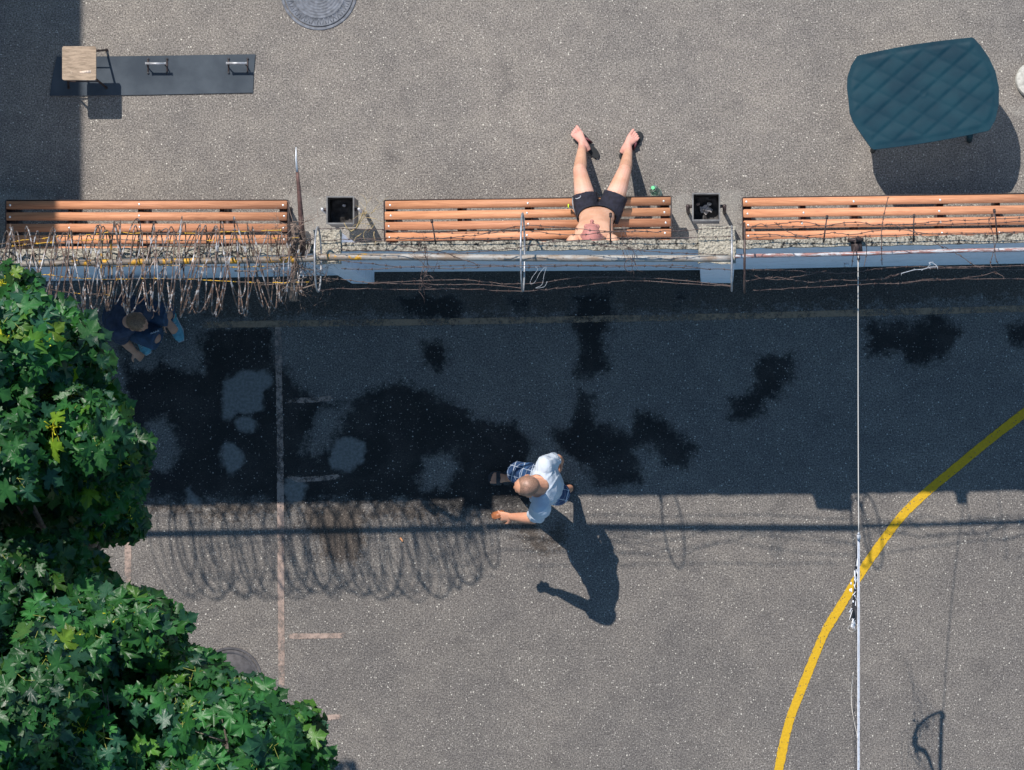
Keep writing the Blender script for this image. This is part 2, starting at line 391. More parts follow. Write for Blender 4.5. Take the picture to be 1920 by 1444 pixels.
def strip(name, pts, wpx, mat, z=.004, taper=True):
    """painted line: cross-section of 5 verts carrying an edge attribute"""
    pp = [P(*p) for p in pts]; dense = []
    for a, b in zip(pp, pp[1:]):
        n = max(1, int((b-a).length/.05))
        for k in range(n): dense.append(a.lerp(b, k/n))
    dense.append(pp[-1]); bm = B(); lay = bm.verts.layers.float.new('edge'); rows = []
    hw0 = wpx/S/2
    for i, p in enumerate(dense):
        t = (dense[min(i+1, len(dense)-1)]-dense[max(i-1, 0)]).normalized(); nn = Vector((-t.y, t.x, 0)); r = []
        endf = min(1, min(i, len(dense)-1-i)*.5) if taper else 1
        hw = hw0*(1+.10*mnoise.noise(p*4))
        for s, e in ((-1.25, 0), (-.8, .75), (0, 1), (.8, .75), (1.25, 0)):
            v = bm.verts.new((p+nn*hw*s).to_3d()); v.co.z = z; v[lay] = e*endf; r.append(v)
        rows.append(r)
    for a, b in zip(rows, rows[1:]):
        for k in range(4): bm.faces.new((a[k], a[k+1], b[k+1], b[k]))
    bmesh.ops.recalc_face_normals(bm, faces=bm.faces)
    o = obj(name, bm, mat, smooth=False); return props(o, kind='structure')
def smooth_pts(pts, n=8):
    out = []
    q = [pts[0]]+list(pts)+[pts[-1]]
    for i in range(1, len(q)-2):
        for k in range(n):
            t = k/n; r = []
            for d in range(len(pts[0])):
                a, b, c, e = q[i-1][d], q[i][d], q[i+1][d], q[i+2][d]
                r.append(.5*((2*b)+(-a+c)*t+(2*a-5*b+4*c-e)*t*t+(-a+3*b-3*c+e)*t**3))
            out.append(tuple(r))
    out.append(tuple(pts[-1])); return out
strip('yellow_court_line', smooth_pts([(2050,690),(1985,725),(1920,775),(1850,829),(1784,884),(1737,923),(1694,964),(1659,1009),(1616,1071),(1585,1122),(1549,1181),(1530,1224),(1502,1294),(1479,1356),(1461,1438),(1448,1520)], 5), 15, M_yel, .005)
strip('worn_pink_court_line', [(521,606),(525,800),(526,940),(528,1290)], 11, M_pink)
strip('worn_pink_court_tick', [(534,751),(590,750),(632,746)], 9, M_pink, .0045)
strip('worn_pink_court_tick', [(534,893),(560,900),(640,894)], 9, M_pink, .0045)
strip('worn_pink_court_tick', [(534,1193),(648,1192)], 9, M_pink, .0045)
strip('worn_pink_court_tick', [(240,935),(240,1098)], 11, M_pink, .0045)
strip('worn_pink_court_tick', [(600,1346),(645,1344)], 9, M_pink, .0045)
strip('faint_brown_court_line', [(380,609),(800,604),(1300,595),(1990,577)], 11, M_brownl, .0045, False)

# ------------------------------------------------------------------ wall
wall = thing('boundary_wall', 'long white painted boundary wall with rough grey concrete coping between the two yards', 'wall', P(960, 510))
HW = 3.0
Nl = [(-420,478),(0,468),(560,459),(637,455),(1310,449),(1379,451),(2300,428)]
Sl = [(-420,498),(0,489),(560,478),(637,471),(1310,467),(1379,466),(2300,447)]
def wallband(bm, z0, z1, grow, seg=.06, rough=0.0):
    N = []; Sx = []
    for L, out, sg in ((Nl, N, 1), (Sl, Sx, -1)):
        pp = [P(x, y, HW) for x, y in L]
        for a, b in zip(pp, pp[1:]):
            n = max(1, int((b-a).length/seg))
            for k in range(n):
                p = a.lerp(b, k/n); p.y += sg*grow + rough*(mnoise.noise(Vector((p.x*9, p.y*3, sg)))+.6*mnoise.noise(Vector((p.x*30, 5, sg)))); out.append(p)
        out.append(pp[-1]+Vector((0, sg*grow, 0)))
    m = min(len(N), len(Sx)); N = N[:m]; Sx = Sx[:m]; rows = []
    for a, b in zip(N, Sx):
        rr = rough*.5*mnoise.noise(Vector((a.x*12, 3, 1)))
        rows.append([bm.verts.new((a.x, a.y, z0)), bm.verts.new((a.x, a.y, z1+rr)), bm.verts.new((b.x, b.y, z1+rr*.6)), bm.verts.new((b.x, b.y, z0))])
    for r, s in zip(rows, rows[1:]):
        for k in range(4): bm.faces.new((r[k], s[k], s[(k+1) % 4], r[(k+1) % 4]))
    bm.faces.new(rows[0]); bm.faces.new(rows[-1][::-1]); bmesh.ops.recalc_face_normals(bm, faces=bm.faces)
bm = B(); wallband(bm, -.02, HW-.07, -.008); obj('painted_panel', bm, M_wall, wall, smooth=False)
bm = B(); wallband(bm, HW-.0699, HW, 0, .05, .012); obj('coping', bm, M_conc, wall, smooth=True)
def pillar(x0, x1, y0, y1):
    a = P(x0, y1, HW+.03); b = P(x1, y0, HW+.03)
    cx, cy = (a.x+b.x)/2, (a.y+b.y)/2; sx, sy = b.x-a.x, b.y-a.y
    bm = B(); box(bm, (cx, cy, (HW-.05)/2), sx-.01, sy-.01, HW-.05); o = obj('pillar', bm, M_wall, wall, smooth=False, bevel=.008)
    bm = B(); box(bm, (cx, cy, HW-.005), sx, sy, .075)
    bmesh.ops.subdivide_edges(bm, edges=bm.edges, cuts=7, use_grid_fill=True)
    for v in bm.verts:
        d = mnoise.noise_vector(v.co*14)*.014+mnoise.noise_vector(v.co*40)*.006; v.co += d
    obj('pillar_cap', bm, M_pcon, o)
pillar(588, 638, 432, 494); pillar(1310, 1379, 425, 493)
bm = B(); box(bm, P(1587, 497, 2.2), .04, .03, .12); obj('junction_box', bm, simple('box_grey', (.55, .57, .58), .5), wall, bevel=.004)
bm = B(); box(bm, P(1606, 462, 3.03), .09, .14, .05, .1); box(bm, P(1604, 450, 3.06), .13, .03, .05, .05)
obj('rope_bracket', bm, M_steel_d, wall, bevel=.004)

# ------------------------------------------------------------------ wire fences on the wall
HP = 3.30; RR = .315; HC = 3.36
def barbed(bm, pts, r=.0032, step=.105, jit=.0, seed=0):
    rd = random.Random(seed); sp = smooth_pts(pts, 6); pp = [P(*p) for p in sp]
    pp = [p+Vector((0, rd.gauss(0, .0025), rd.gauss(0, .003))) for p in pp]
    tube(bm, pp, r, 5)
    d = 0; nxt = rd.uniform(0, step)
    for a, b in zip(pp, pp[1:]):
        L = (b-a).length
        while nxt < d+L:
            c = a.lerp(b, (nxt-d)/L); t = (b-a).normalized(); u = t.orthogonal().normalized(); v = t.cross(u)
            for k in range(2):
                an = rd.uniform(0, math.pi); w_ = (u*math.cos(an)+v*math.sin(an))+t*rd.uniform(-.5, .5)
                c2 = c+t*(.008*(k-.5)); tube(bm, [c2-w_*.015, c2, c2+w_*.015], [.0012, .0022, .0012], 4)
            tube(bm, [c-t*.008, c+t*.008], r*1.7, 5)
            nxt += step*rd.uniform(.85, 1.15)
        d += L
def ringh(y, yc=474, sign=1):
    d = (y-yc)/(S*1.11); return HC+sign*math.sqrt(max(0, RR*RR-d*d))
def fence_section(label, x0, x1, rings, pipe, pr, pmat, wires, wmat, rmat, cyc=474):
    t = thing('barbed_wire_fence', label, 'wire fence', P((x0+x1)/2, 475, HW), 'barbed wire fence sections on the wall')
    bm = B(); pp = []
    for p in smooth_pts(pipe, 10): pp.append(P(p[0], p[1], HP))
    tube(bm, pp, pr, 14); obj('rail', bm, pmat, t)
    for (x, y0, y1) in rings:
        bm = B(); c = P(x, (y0+y1)/2, HC); R = (P(x, y0, HC).y-P(x, y1, HC).y)/2
        tube(bm, [c+Vector((0, R*math.cos(a), R*.95*math.sin(a))) for a in [2*math.pi*k/40 for k in range(40)]], .0078, 8, closed=True)
        # stub that ties the ring to the wall
        tube(bm, [c+Vector((0, .02, -R*.95)), Vector((c.x, c.y+.05, HW-.04))], .011, 6)
        obj('support_ring', bm, rmat, t)
    for i, wpts in enumerate(wires):
        bm = B(); up = wpts[0] == 'u'; ww = wpts[1:] if isinstance(wpts[0], str) else wpts
        sg = 1 if not isinstance(wpts[0], str) else (1 if up else -1)
        barbed(bm, [(p[0], p[1], p[2] if len(p) > 2 else ringh(p[1], cyc, sg)) for p in ww], seed=i*7+int(x0))
        obj('barbed_strand', bm, wmat, t)
    return t
WM = [['u',(598,428),(650,429),(721,431),(757,435),(850,436),(920,436),(980,423),(1060,427),(1130,433),(1230,434),(1308,430),(1375,427)],
      ['u',(720,446),(790,448),(850,445),(900,440),(980,433),(1040,439),(1090,440),(1180,433),(1235,436)],
      ['d',(600,452),(700,447),(800,446),(900,448),(980,446),(1060,452),(1150,446),(1240,446),(1375,444)],
      ['u',(640,468),(760,471),(840,475),(900,472),(980,463),(1060,452),(1150,463),(1189,468),(1258,474),(1366,478)],
      ['d',(605,488),(690,493),(750,500),(830,499),(900,497),(980,501),(1050,499),(1130,498),(1230,499),(1300,503),(1375,506)],
      ['u',(640,503),(700,506),(760,501),(860,503),(940,499),(980,498),(1080,497),(1160,500),(1240,497),(1300,499)],
      ['d',(602,524),(640,523),(690,530),(760,528),(860,525),(940,532),(980,532),(1020,530),(1080,521),(1180,520),(1300,528),(1375,537)],
      ['d',(690,531),(800,533),(900,534),(980,541)],
      ['d',(595,545,3.3),(640,541),(740,543),(860,542),(980,546),(1040,541),(1120,532),(1180,526),(1290,533),(1375,537)],
      ['u',(660,456),(700,450),(760,462),(820,470),(850,480,3.5),(900,498,3.5)]]
fence_section('barbed wire around a thick weathered pipe, middle stretch of the wall between the two pillars', 600, 1375,
              [(596,426,547),(980,400,546),(1372,424,546)], [(596,482),(760,482),(1000,484),(1374,485)], .028, M_pipeM, WM, M_wire, M_galv)
WR = [['u',(1402,432),(1422,421),(1447,422),(1490,416),(1520,418),(1550,424),(1600,416),(1640,421),(1700,421),(1760,415),(1860,411),(1990,405)],
      ['u',(1400,425),(1480,425),(1560,422),(1680,422),(1760,420),(1860,418),(1990,413)],
      ['u',(1398,440),(1450,440),(1480,444),(1530,440),(1560,436),(1600,439),(1660,430),(1700,432),(1760,440),(1860,437),(1990,430)],
      ['d',(1398,448),(1460,443),(1540,447),(1600,444),(1700,440),(1800,437),(1990,436)],
      ['u',(1452,417),(1470,430),(1490,440),(1530,446)], ['u',(1660,419),(1700,430),(1735,446),(1770,465)], ['d',(1770,462),(1800,480),(1832,500),(1870,513)],
      ['d',(1400,506),(1480,507),(1540,511),(1600,511),(1640,505),(1700,500),(1760,500),(1860,500),(1990,498)],
      ['d',(1400,527),(1450,520),(1480,524),(1520,529),(1560,525),(1600,526),(1660,522),(1700,510),(1760,503),(1850,505),(1990,506)],
      ['d',(1404,513),(1430,522),(1460,524),(1490,520),(1550,508)], ['d',(1660,521),(1680,515),(1720,506),(1780,502),(1850,500)],
      ['d',(1412,545),(1480,541),(1560,537),(1620,533),(1700,531),(1740,524),(1850,523),(1990,523)],
      ['d',(1670,533),(1720,527),(1780,525),(1840,517),(1880,505)],
      ['u',(1665,371,3.2),(1658,400),(1653,433),(1653,470,3.7),(1654,497,3.6)], ['u',(1622,440),(1625,470,3.5),(1620,500,3.5)],
      ['u',(1597,500,3.3),(1601,470,3.4),(1605,445,3.1)], ['u',(1606,470,3.4),(1610,492,3.3),(1612,480,3.4)],
      ['u',(1862,405),(1854,415),(1862,440),(1866,480),(1872,497)], ['d',(1870,450),(1862,475),(1858,500),(1882,520)]]
fence_section('rusty tangled barbed wire on a thin pipe with flaking red paint, right of the pillars', 1397, 2000,
              [(1396,418,549)], [(1383,481),(1402,480),(1600,476),(1760,471),(1920,468),(2100,462)], .017, M_pipeR, WR, M_wire, M_wire)
WL = [['u',(-60,470),(30,453),(90,446),(170,440),(203,436),(300,438),(420,436),(545,430)],
      ['u',(-60,480),(40,460),(130,452),(203,449),(320,452),(440,449),(560,446)],
      ['u',(-60,524),(60,516),(130,520),(203,524),(280,522),(400,526),(480,530),(580,529)],
      ['u',(-60,540),(60,536),(120,548),(203,553),(170,555)], ['d',(-60,500),(100,497),(203,500),(300,497),(440,500),(570,498)]]
fence_section('yellow-lichened pipe and wires running through the razor wire, left stretch of the wall', -60, 575,
              [(200,432,560),(-40,436,562)], [(-300,500),(0,496),(200,492),(330,490),(531,487),(590,485)], .027, M_pipeL, WL, M_wireL, M_pipeL, 492)

# razor coil
coil = thing('razor_wire_coil', 'tangled rusty and silver razor wire coil on top of the wall above the left bench', 'razor wire', P(280, 500, HW))
def razor(x0, x1, loops, hand, seed, yo=0):
    rd = random.Random(seed); bm = B(); pts = []; n = 34; ph = rd.uniform(0, 6)
    offs = [rd.uniform(-.35, .35) for _ in range(loops+2)]; ry = [rd.uniform(.82, 1.07) for _ in range(loops+2)]; rt = [rd.gauss(0, .12) for _ in range(loops+2)]
    top = [rd.uniform(.75, 1.12) for _ in range(loops+2)]
    for i in range(loops*n):
        u = i/n; k = int(u); f = u-k
        lerp = lambda A: A[k]*(1-f)+A[k+1]*f
        x = x0+(x1-x0)*((u+lerp(offs))/loops)
        a = hand*2*math.pi*u+ph; fade = min(1, .62+.38*min(1, (x1-x)/90.0)) if x1 > x0 else 1
        c = math.cos(a); s_ = math.sin(a)
        yy = 508+yo-4*(x/575) + (-c*(88*lerp(top) if c > 0 else 84*lerp(ry)))*fade
        h = 3.42+.36*s_*lerp(ry)*fade
        xx = x+c*lerp(rt)*210*.6+ 6*mnoise.noise(Vector((u*3.1, seed, 0)))
        pts.append(P(xx, yy+5*mnoise.noise(Vector((u*4.3, seed, 4))), h))
    tube(bm, pts, .0043, 5); d = 0; nxt = 0
    for a, b in zip(pts, pts[1:]):
        L = (b-a).length
        while nxt < d+L:
            c = a.lerp(b, (nxt-d)/max(L, 1e-6)); t = (b-a).normalized(); u = Matrix.Rotation(rd.uniform(0, 6.28), 3, t) @ t.orthogonal().normalized()
            w_ = t.cross(u)
            for sg in (-1, 1):
                q = [c+t*.013+u*.010*sg, c+t*.004+u*.002*sg, c-t*.004+u*.002*sg, c-t*.013+u*.010*sg, c+u*.004*sg]
                top_ = [bm.verts.new(p+w_*.0009) for p in (q[0], q[4], q[1])]; bm.faces.new(top_)
                top_ = [bm.verts.new(p+w_*.0009) for p in (q[3], q[2], q[4])]; bm.faces.new(top_)
                bm.faces.new([bm.verts.new(p) for p in (c+t*.011-u*.003*sg, c+t*.011+u*.005*sg, c-t*.011+u*.005*sg, c-t*.011-u*.003*sg)])
            nxt += .042
        d += L
    obj('razor_strand', bm, M_razor, coil, smooth=False)
razor(-90, 560, 19, 1, 3); razor(-80, 574, 18, -1, 9, 3)
razor(150, 470, 5, 1, 21, -6); razor(-20, 565, 11, -1, 33, -3); razor(-60, 570, 14, 1, 57, 2)

# iron hooks on the wall
def hook(a, m, b, label, thick=.006):
    bm = B(); A, Mi, Bb = P(*a), P(*m), P(*b)
    tube(bm, [A, A.lerp(Mi, .5), Mi, Bb], [thick*.7, thick*.9, thick, thick*1.1], 8)
    tube(bm, [A+Vector((0, .002, 0)), A.lerp(Mi, .3)], thick*1.9, 8)
    o = obj('iron_hook', bm, M_steel_d, loc=Bb); props(o, label, 'hook', 'iron hooks on the wall top')
hook((809,412,3.02), (813,432,3.04), (817,458,3.0), 'short dark iron hook on the wall above the left half of the middle bench')
hook((1145,400,3.02), (1144,425,3.06), (1145,458,3.0), 'thin dark iron hook on the wall beside the sunbather')
hook((1551,405,3.02), (1548,424,3.05), (1544,455,3.0), 'short dark iron hook left of the rope bracket on the wall')
hook((1714,403,3.02), (1713,420,3.05), (1713,452,3.0), 'straight dark iron hook on the wall right of the rope bracket')
hook((1864,393,3.02), (1867,412,3.05), (1870,450,3.0), 'dark iron hook on the wall near the right edge of the photo')
# leaning iron rod
bm = B(); tube(bm, [P(555,276,3.45), P(555,300,3.43), P(557,322,3.4)], [.003, .007, .009], 8)
t = thing('iron_rod', 'long rusty iron rod with bright tip leaning over the wall beside the first bin', 'rod', P(568, 485, HW))
obj('tip', bm, M_silver, t)
bm = B(); tube(bm, [P(557,318,3.4), P(560,350,3.35), P(564,410,3.25), P(568,487,3.1)], [.011, .016, .02, .022], 6)
tube(bm, [P(560,330,3.38), P(567,400,3.26), P(572,470,3.1)], [.005, .008, .01], 6)
obj('shaft', bm, simple('rusty_iron', (.12, .065, .055), .7, .2, .4, 20), t)
# dry vine
t = thing('dry_vine', 'bare brown dried vine climbing over the wall end beside the razor wire', 'vine', P(552, 520))
rd = random.Random(5); bark = simple('dry_bark', (.17, .125, .10), .9, 0, .45, 25, .6)
bm = B(); vp = [(548,560,2.4),(551,530,2.8),(553,500,3.1),(549,470,3.25),(553,445,3.3),(550,420,3.35)]
tube(bm, [P(*p) for p in smooth_pts([(540,530,0.0)]+vp, 5)], .026, 8); tube(bm, [P(x+6, y+3, h) for x, y, h in smooth_pts(vp, 5)], .014, 6)
obj('stem', bm, bark, t)
bm = B()
def twig(bm, p, d, L, r, depth):
    pts = [p]; dd = d.normalized()
    for k in range(5):
        dd = (dd+Vector([rd.gauss(0, .35) for _ in range(3)])*.6); dd.z *= .6; dd.normalize(); pts.append(pts[-1]+dd*L/5)
        if depth and rd.random() < .55: twig(bm, pts[-1], (dd+Vector([rd.gauss(0, .8) for _ in range(3)])), L*.55, r*.6, depth-1)
    tube(bm, pts, [r*(1-.14*k) for k in range(6)], 4)
for k in range(34):
    x, y, h = rd.choice(vp[1:]); twig(bm, P(x+rd.uniform(-5, 8), y+rd.uniform(-15, 15), h+rd.uniform(0, .1)), Vector((rd.uniform(-1, 1), rd.uniform(-1.2, .8), rd.uniform(-.1, .3))), rd.uniform(.12, .3), .0045, 2)
for a, b in (((440,508,3.6),(520,500,3.5)), ((575,520,3.4),(480,535,3.3)), ((600,530,3.4),(540,540,3.35))):
    tube(bm, [P(*a), P((a[0]+b[0])/2, (a[1]+b[1])/2+5, 3.5), P(*b)], [.006, .005, .003], 5)
obj('twigs', bm, bark, t)
t2 = thing('dry_twig', 'forked dry twig with yellow lichen caught in the wires in front of the first bin', 'twig', P(665, 430, 3.1))
bm = B(); a = P(658, 434, 3.4); twm = simple('lichened_twig', (.34, .25, .12), .9, 0, .5, 18)
tube(bm, [P(645,418,3.5), P(650,427,3.5), P(658,434,3.45), P(668,428,3.45), P(676,410,3.5), P(682,393,3.55)], [.003, .005, .007, .007, .005, .003], 6)
tube(bm, [P(668,428,3.45), P(684,405,3.45), P(688,395,3.5)], [.005, .003, .002], 5)
for k in range(10): twig(bm, P(rd.uniform(670, 705), rd.uniform(395, 440), 3.4), Vector((rd.uniform(-1, 1), rd.uniform(-1, 1), 0)), .14, .003, 1)
obj('branches', bm, twm, t2)
# clump of dried tendrils hanging on the middle section
for (cx, cy, lab) in ((798, 500, 'brown withered tendrils caught in the wires left of the middle ring'), (1176, 470, 'dark tangled loose wire ends hanging right of the sunbather')):
    bm = B()
    for k in range(9):
        twig(bm, P(cx+rd.uniform(-14, 16), cy+rd.uniform(-50, 34), 3.55), Vector((rd.uniform(-.5, .5), rd.uniform(-1.3, 1.2), 0)), rd.uniform(.1, .22), .0035, 1)
    c = P(cx+5, cy+28, 3.5); tube(bm, [c+Vector((.045*math.cos(a), .05*math.sin(a), 0)) for a in [k*.6 for k in range(10)]], .003, 4)
    o = obj('withered_tendrils', bm, M_wire, loc=P(cx, cy, 3.4)); props(o, lab, 'tendrils')
# white plastic scraps on the wire
for pts_, lab in (([(1692,512),(1700,510),(1715,506),(1730,505),(1745,501),(1757,500),(1750,494),(1744,492),(1744,498)], 'frayed white plastic strip snagged on the wires right of the net rope'),
                  ([(1004,500),(1008,506),(998,520),(994,532),(1003,529),(1012,512),(1024,500),(1020,516),(1016,534),(1004,540),(1020,538),(1026,528)], 'thin white strings knotted on the wires beside the middle ring')):
    bm = B(); tube(bm, [P(x, y, 3.5) for x, y in smooth_pts([tuple(map(float, p)) for p in pts_], 4)], .0032 if pts_[0][0] > 1500 else .0014, 5)
    if pts_[0][0] > 1500:
        for k in range(12):
            x, y = pts_[rd.randrange(len(pts_))]; p = P(x+rd.uniform(-3, 3), y, 3.5); tube(bm, [p, p+Vector((rd.uniform(-.02, .02), rd.uniform(-.03, .02), .01))], [.003, .001], 4)
    o = obj('plastic_strip', bm, M_white, loc=P(*pts_[0], 3.5)); props(o, lab, 'plastic strip')

# ------------------------------------------------------------------ benches
def bench(x0, x1, yl, yr, pitch, sup, label, seed):
    hb = .43; t = thing('park_bench', label, 'bench', P((x0+x1)/2, yl+50, 0), 'orange slatted benches along the wall')
    rd = random.Random(seed); n = 5; A, Bq = P(x0, yl, hb), P(x1, yr, hb); ax = (Bq-A).normalized(); nn = Vector((ax.y, -ax.x, 0)); ang = math.atan2(ax.y, ax.x)
    L = (Bq-A).length; pit = pitch/S*(H-hb)/H; wd = 15.2/S*(H-hb)/H
    for k in range(n):
        bm = B(); c = A+ax*(L/2+rd.uniform(-.006, .006))+nn*(pit*k+wd/2)
        vs = box(bm, (c.x, c.y, hb-.018), L, wd, .036, ang+rd.gauss(0, .0007))
        bmesh.ops.bevel(bm, geom=list(bm.edges), offset=.004, segments=2, affect='EDGES')
        o = obj('slat', bm, M_wood, t); g = rd.uniform(.82, 1.12); tint_attr(o.data, [(g, g*rd.uniform(.97, 1.03), g, 1)]*len(o.data.vertices))
        for i, sx in enumerate(sup):
            if i in (0, len(sup)-1, len(sup)//2) or rd.random() < .3:
                off = (sx-x0)/(x1-x0)*L+rd.uniform(-.012, .012); off = min(max(off, .03), L-.03)
                p = A+ax*off+nn*(pit*k+wd/2+rd.uniform(-.006, .006))
                bb = B(); bmesh.ops.create_uvsphere(bb, u_segments=10, v_segments=6, radius=1, matrix=Matrix.Translation((p.x, p.y, hb+.0005)) @ Matrix.Diagonal((.0105, .0105, .006, 1))); obj('bolt', bb, M_bolt, o)
    dep = pit*(n-1)+wd
    for i, sx in enumerate(sup):
        off = (sx-x0)/(x1-x0)*L; off = min(max(off, .025), L-.025); p = A+ax*off; bm = B()
        wdt = .055 if i not in (1, len(sup)-2) else .042
        if i in (0, len(sup)-1): wdt = .075
        cc = p+nn*(dep/2+.004); box(bm, (cc.x, cc.y, hb-.036-.02), wdt, dep-.01, .04, ang)
        for s in (0.12, .88):
            q = p+nn*(dep*s); box(bm, (q.x, q.y, (hb-.07)/2), .04, .05, hb-.07, ang)
        q = p+nn*(dep*.5); box(bm, (q.x, q.y, .012), .06, dep*.9, .024, ang)
        obj('support', bm, M_steel_d, t, bevel=.003)
    for s in (0, 1):
        bm = B(); q = A+ax*(L*s+(.006 if s else -.006))+nn*(dep/2); box(bm, (q.x, q.y, hb-.03), .009, dep+.012, .062, ang); obj('end_plate', bm, M_steel_d, t)
    bm = B(); q = A+ax*(L/2)-nn*.007; box(bm, (q.x, q.y, hb-.03), L, .008, .05, ang); obj('front_rail', bm, M_steel_d, t)
bench(12, 539, 377, 376.5, 21.4, [19, 131, 263, 415, 531], 'orange slatted bench under the razor wire, its left end in shade', 1)
bench(721, 1257, 377, 369.5, 19.9, [730, 861, 989, 1118, 1246], 'orange slatted bench in the middle carrying the sunbathing person', 2)
bench(1393, 1998, 372, 363, 20.8, [1400, 1505, 1602, 1763, 1871, 1990], 'orange slatted bench right of the second bin, below the green table', 3)

# ------------------------------------------------------------------ bins
M_bin = simple('dark_zinc_sheet', (.115, .115, .115), .55, .35, .3, 12, .3)
M_binin = simple('bin_liner_dark', (.03, .028, .028), .6, 0, .5, 60, .8)
def bin_(cx, cy, label, stuff):
    hb = .78; w_ = .232; c = P(cx, cy, hb); t = thing('litter_bin', label, 'litter bin', Vector((c.x, c.y, 0)), 'square open litter bins between the benches')
    bm = B(); th = .004
    for sx, sy, bx, by in ((0, 1, w_, th), (0, -1, w_, th), (1, 0, th, w_-2*th-.0005), (-1, 0, th, w_-2*th-.0005)):
        box(bm, (c.x+sx*(w_-th)/2, c.y+sy*(w_-th)/2, hb-.22), bx, by, .44)
    box(bm, (c.x, c.y, hb-.435), w_-2*th-.001, w_-2*th-.001, .005)
    # folded rim
    for sx, sy, bx, by in ((0, 1, w_+.012, .012), (0, -1, w_+.012, .012), (1, 0, .012, w_-.012), (-1, 0, .012, w_-.012)):
        box(bm, (c.x+sx*w_/2, c.y+sy*w_/2, hb+.001), bx, by, .006)
    obj('body', bm, M_bin, t, smooth=False)
    bm = B(); box(bm, (c.x, c.y, hb-.33), w_-.02, w_-.02, .16)
    bmesh.ops.subdivide_edges(bm, edges=bm.edges, cuts=8, use_grid_fill=True)
    for v in bm.verts:
        if v.co.z > hb-.26: v.co.z += .05*mnoise.noise(v.co*25)
    obj('bin_bag', bm, M_binin, t)
    for s in (-1, 1):
        bm = B(); x = c.x+s*(w_/2+.045); tube(bm, [(x, c.y+.01, -.02), (x, c.y+.01, hb-.03)], .017, 12)
        tube(bm, [(x, c.y+.01, hb-.03), (x, c.y+.01, hb-.025)], [.017, .012], 12); obj('post', bm, M_galv if cx < 1000 else M_steel_d, t)
        bm = B(); box(bm, ((x+c.x+s*w_/2)/2-s*.004, c.y+.01, hb-.07), .05, .03, .012); obj('arm', bm, M_steel_d, t)
    for i, (dx, dy, sc, colr) in enumerate(stuff):
        bm = B(); bmesh.ops.create_icosphere(bm, subdivisions=4, radius=sc, matrix=Matrix.Translation((c.x+dx, c.y+dy, hb-.21)) @ Matrix.Diagonal((1.1, .8, .6, 1)))
        for v in bm.verts: v.co += mnoise.noise_vector(v.co*45+Vector((i, 0, 0)))*sc*.55
        o = obj('crumpled_paper', bm, simple('paper', colr, .8, 0, .35, 60), loc=(c.x+dx, c.y+dy, hb-.24)); 
        props(o, ['grey and white crumpled wrapper lying in the right bin', 'small white paper scrap beside the larger wrapper in the right bin', 'thin pale paper slip in the left bin', 'brown paper scrap at the left wall inside the right bin'][colr_idx(cx, i)], 'litter')
def colr_idx(cx, i): return 2 if cx < 1000 else (0, 1, 3)[i]
bin_(638, 394, 'square dark open litter bin left of the middle bench, nearly empty', [(.012, .055, .014, (.5, .5, .52))])
bin_(1324, 388, 'square dark open litter bin right of the middle bench with crumpled paper inside', [(-.005, -.005, .045, (.42, .40, .40)), (.03, .04, .018, (.55, .52, .48)), (-.07, .04, .014, (.4, .3, .25))])

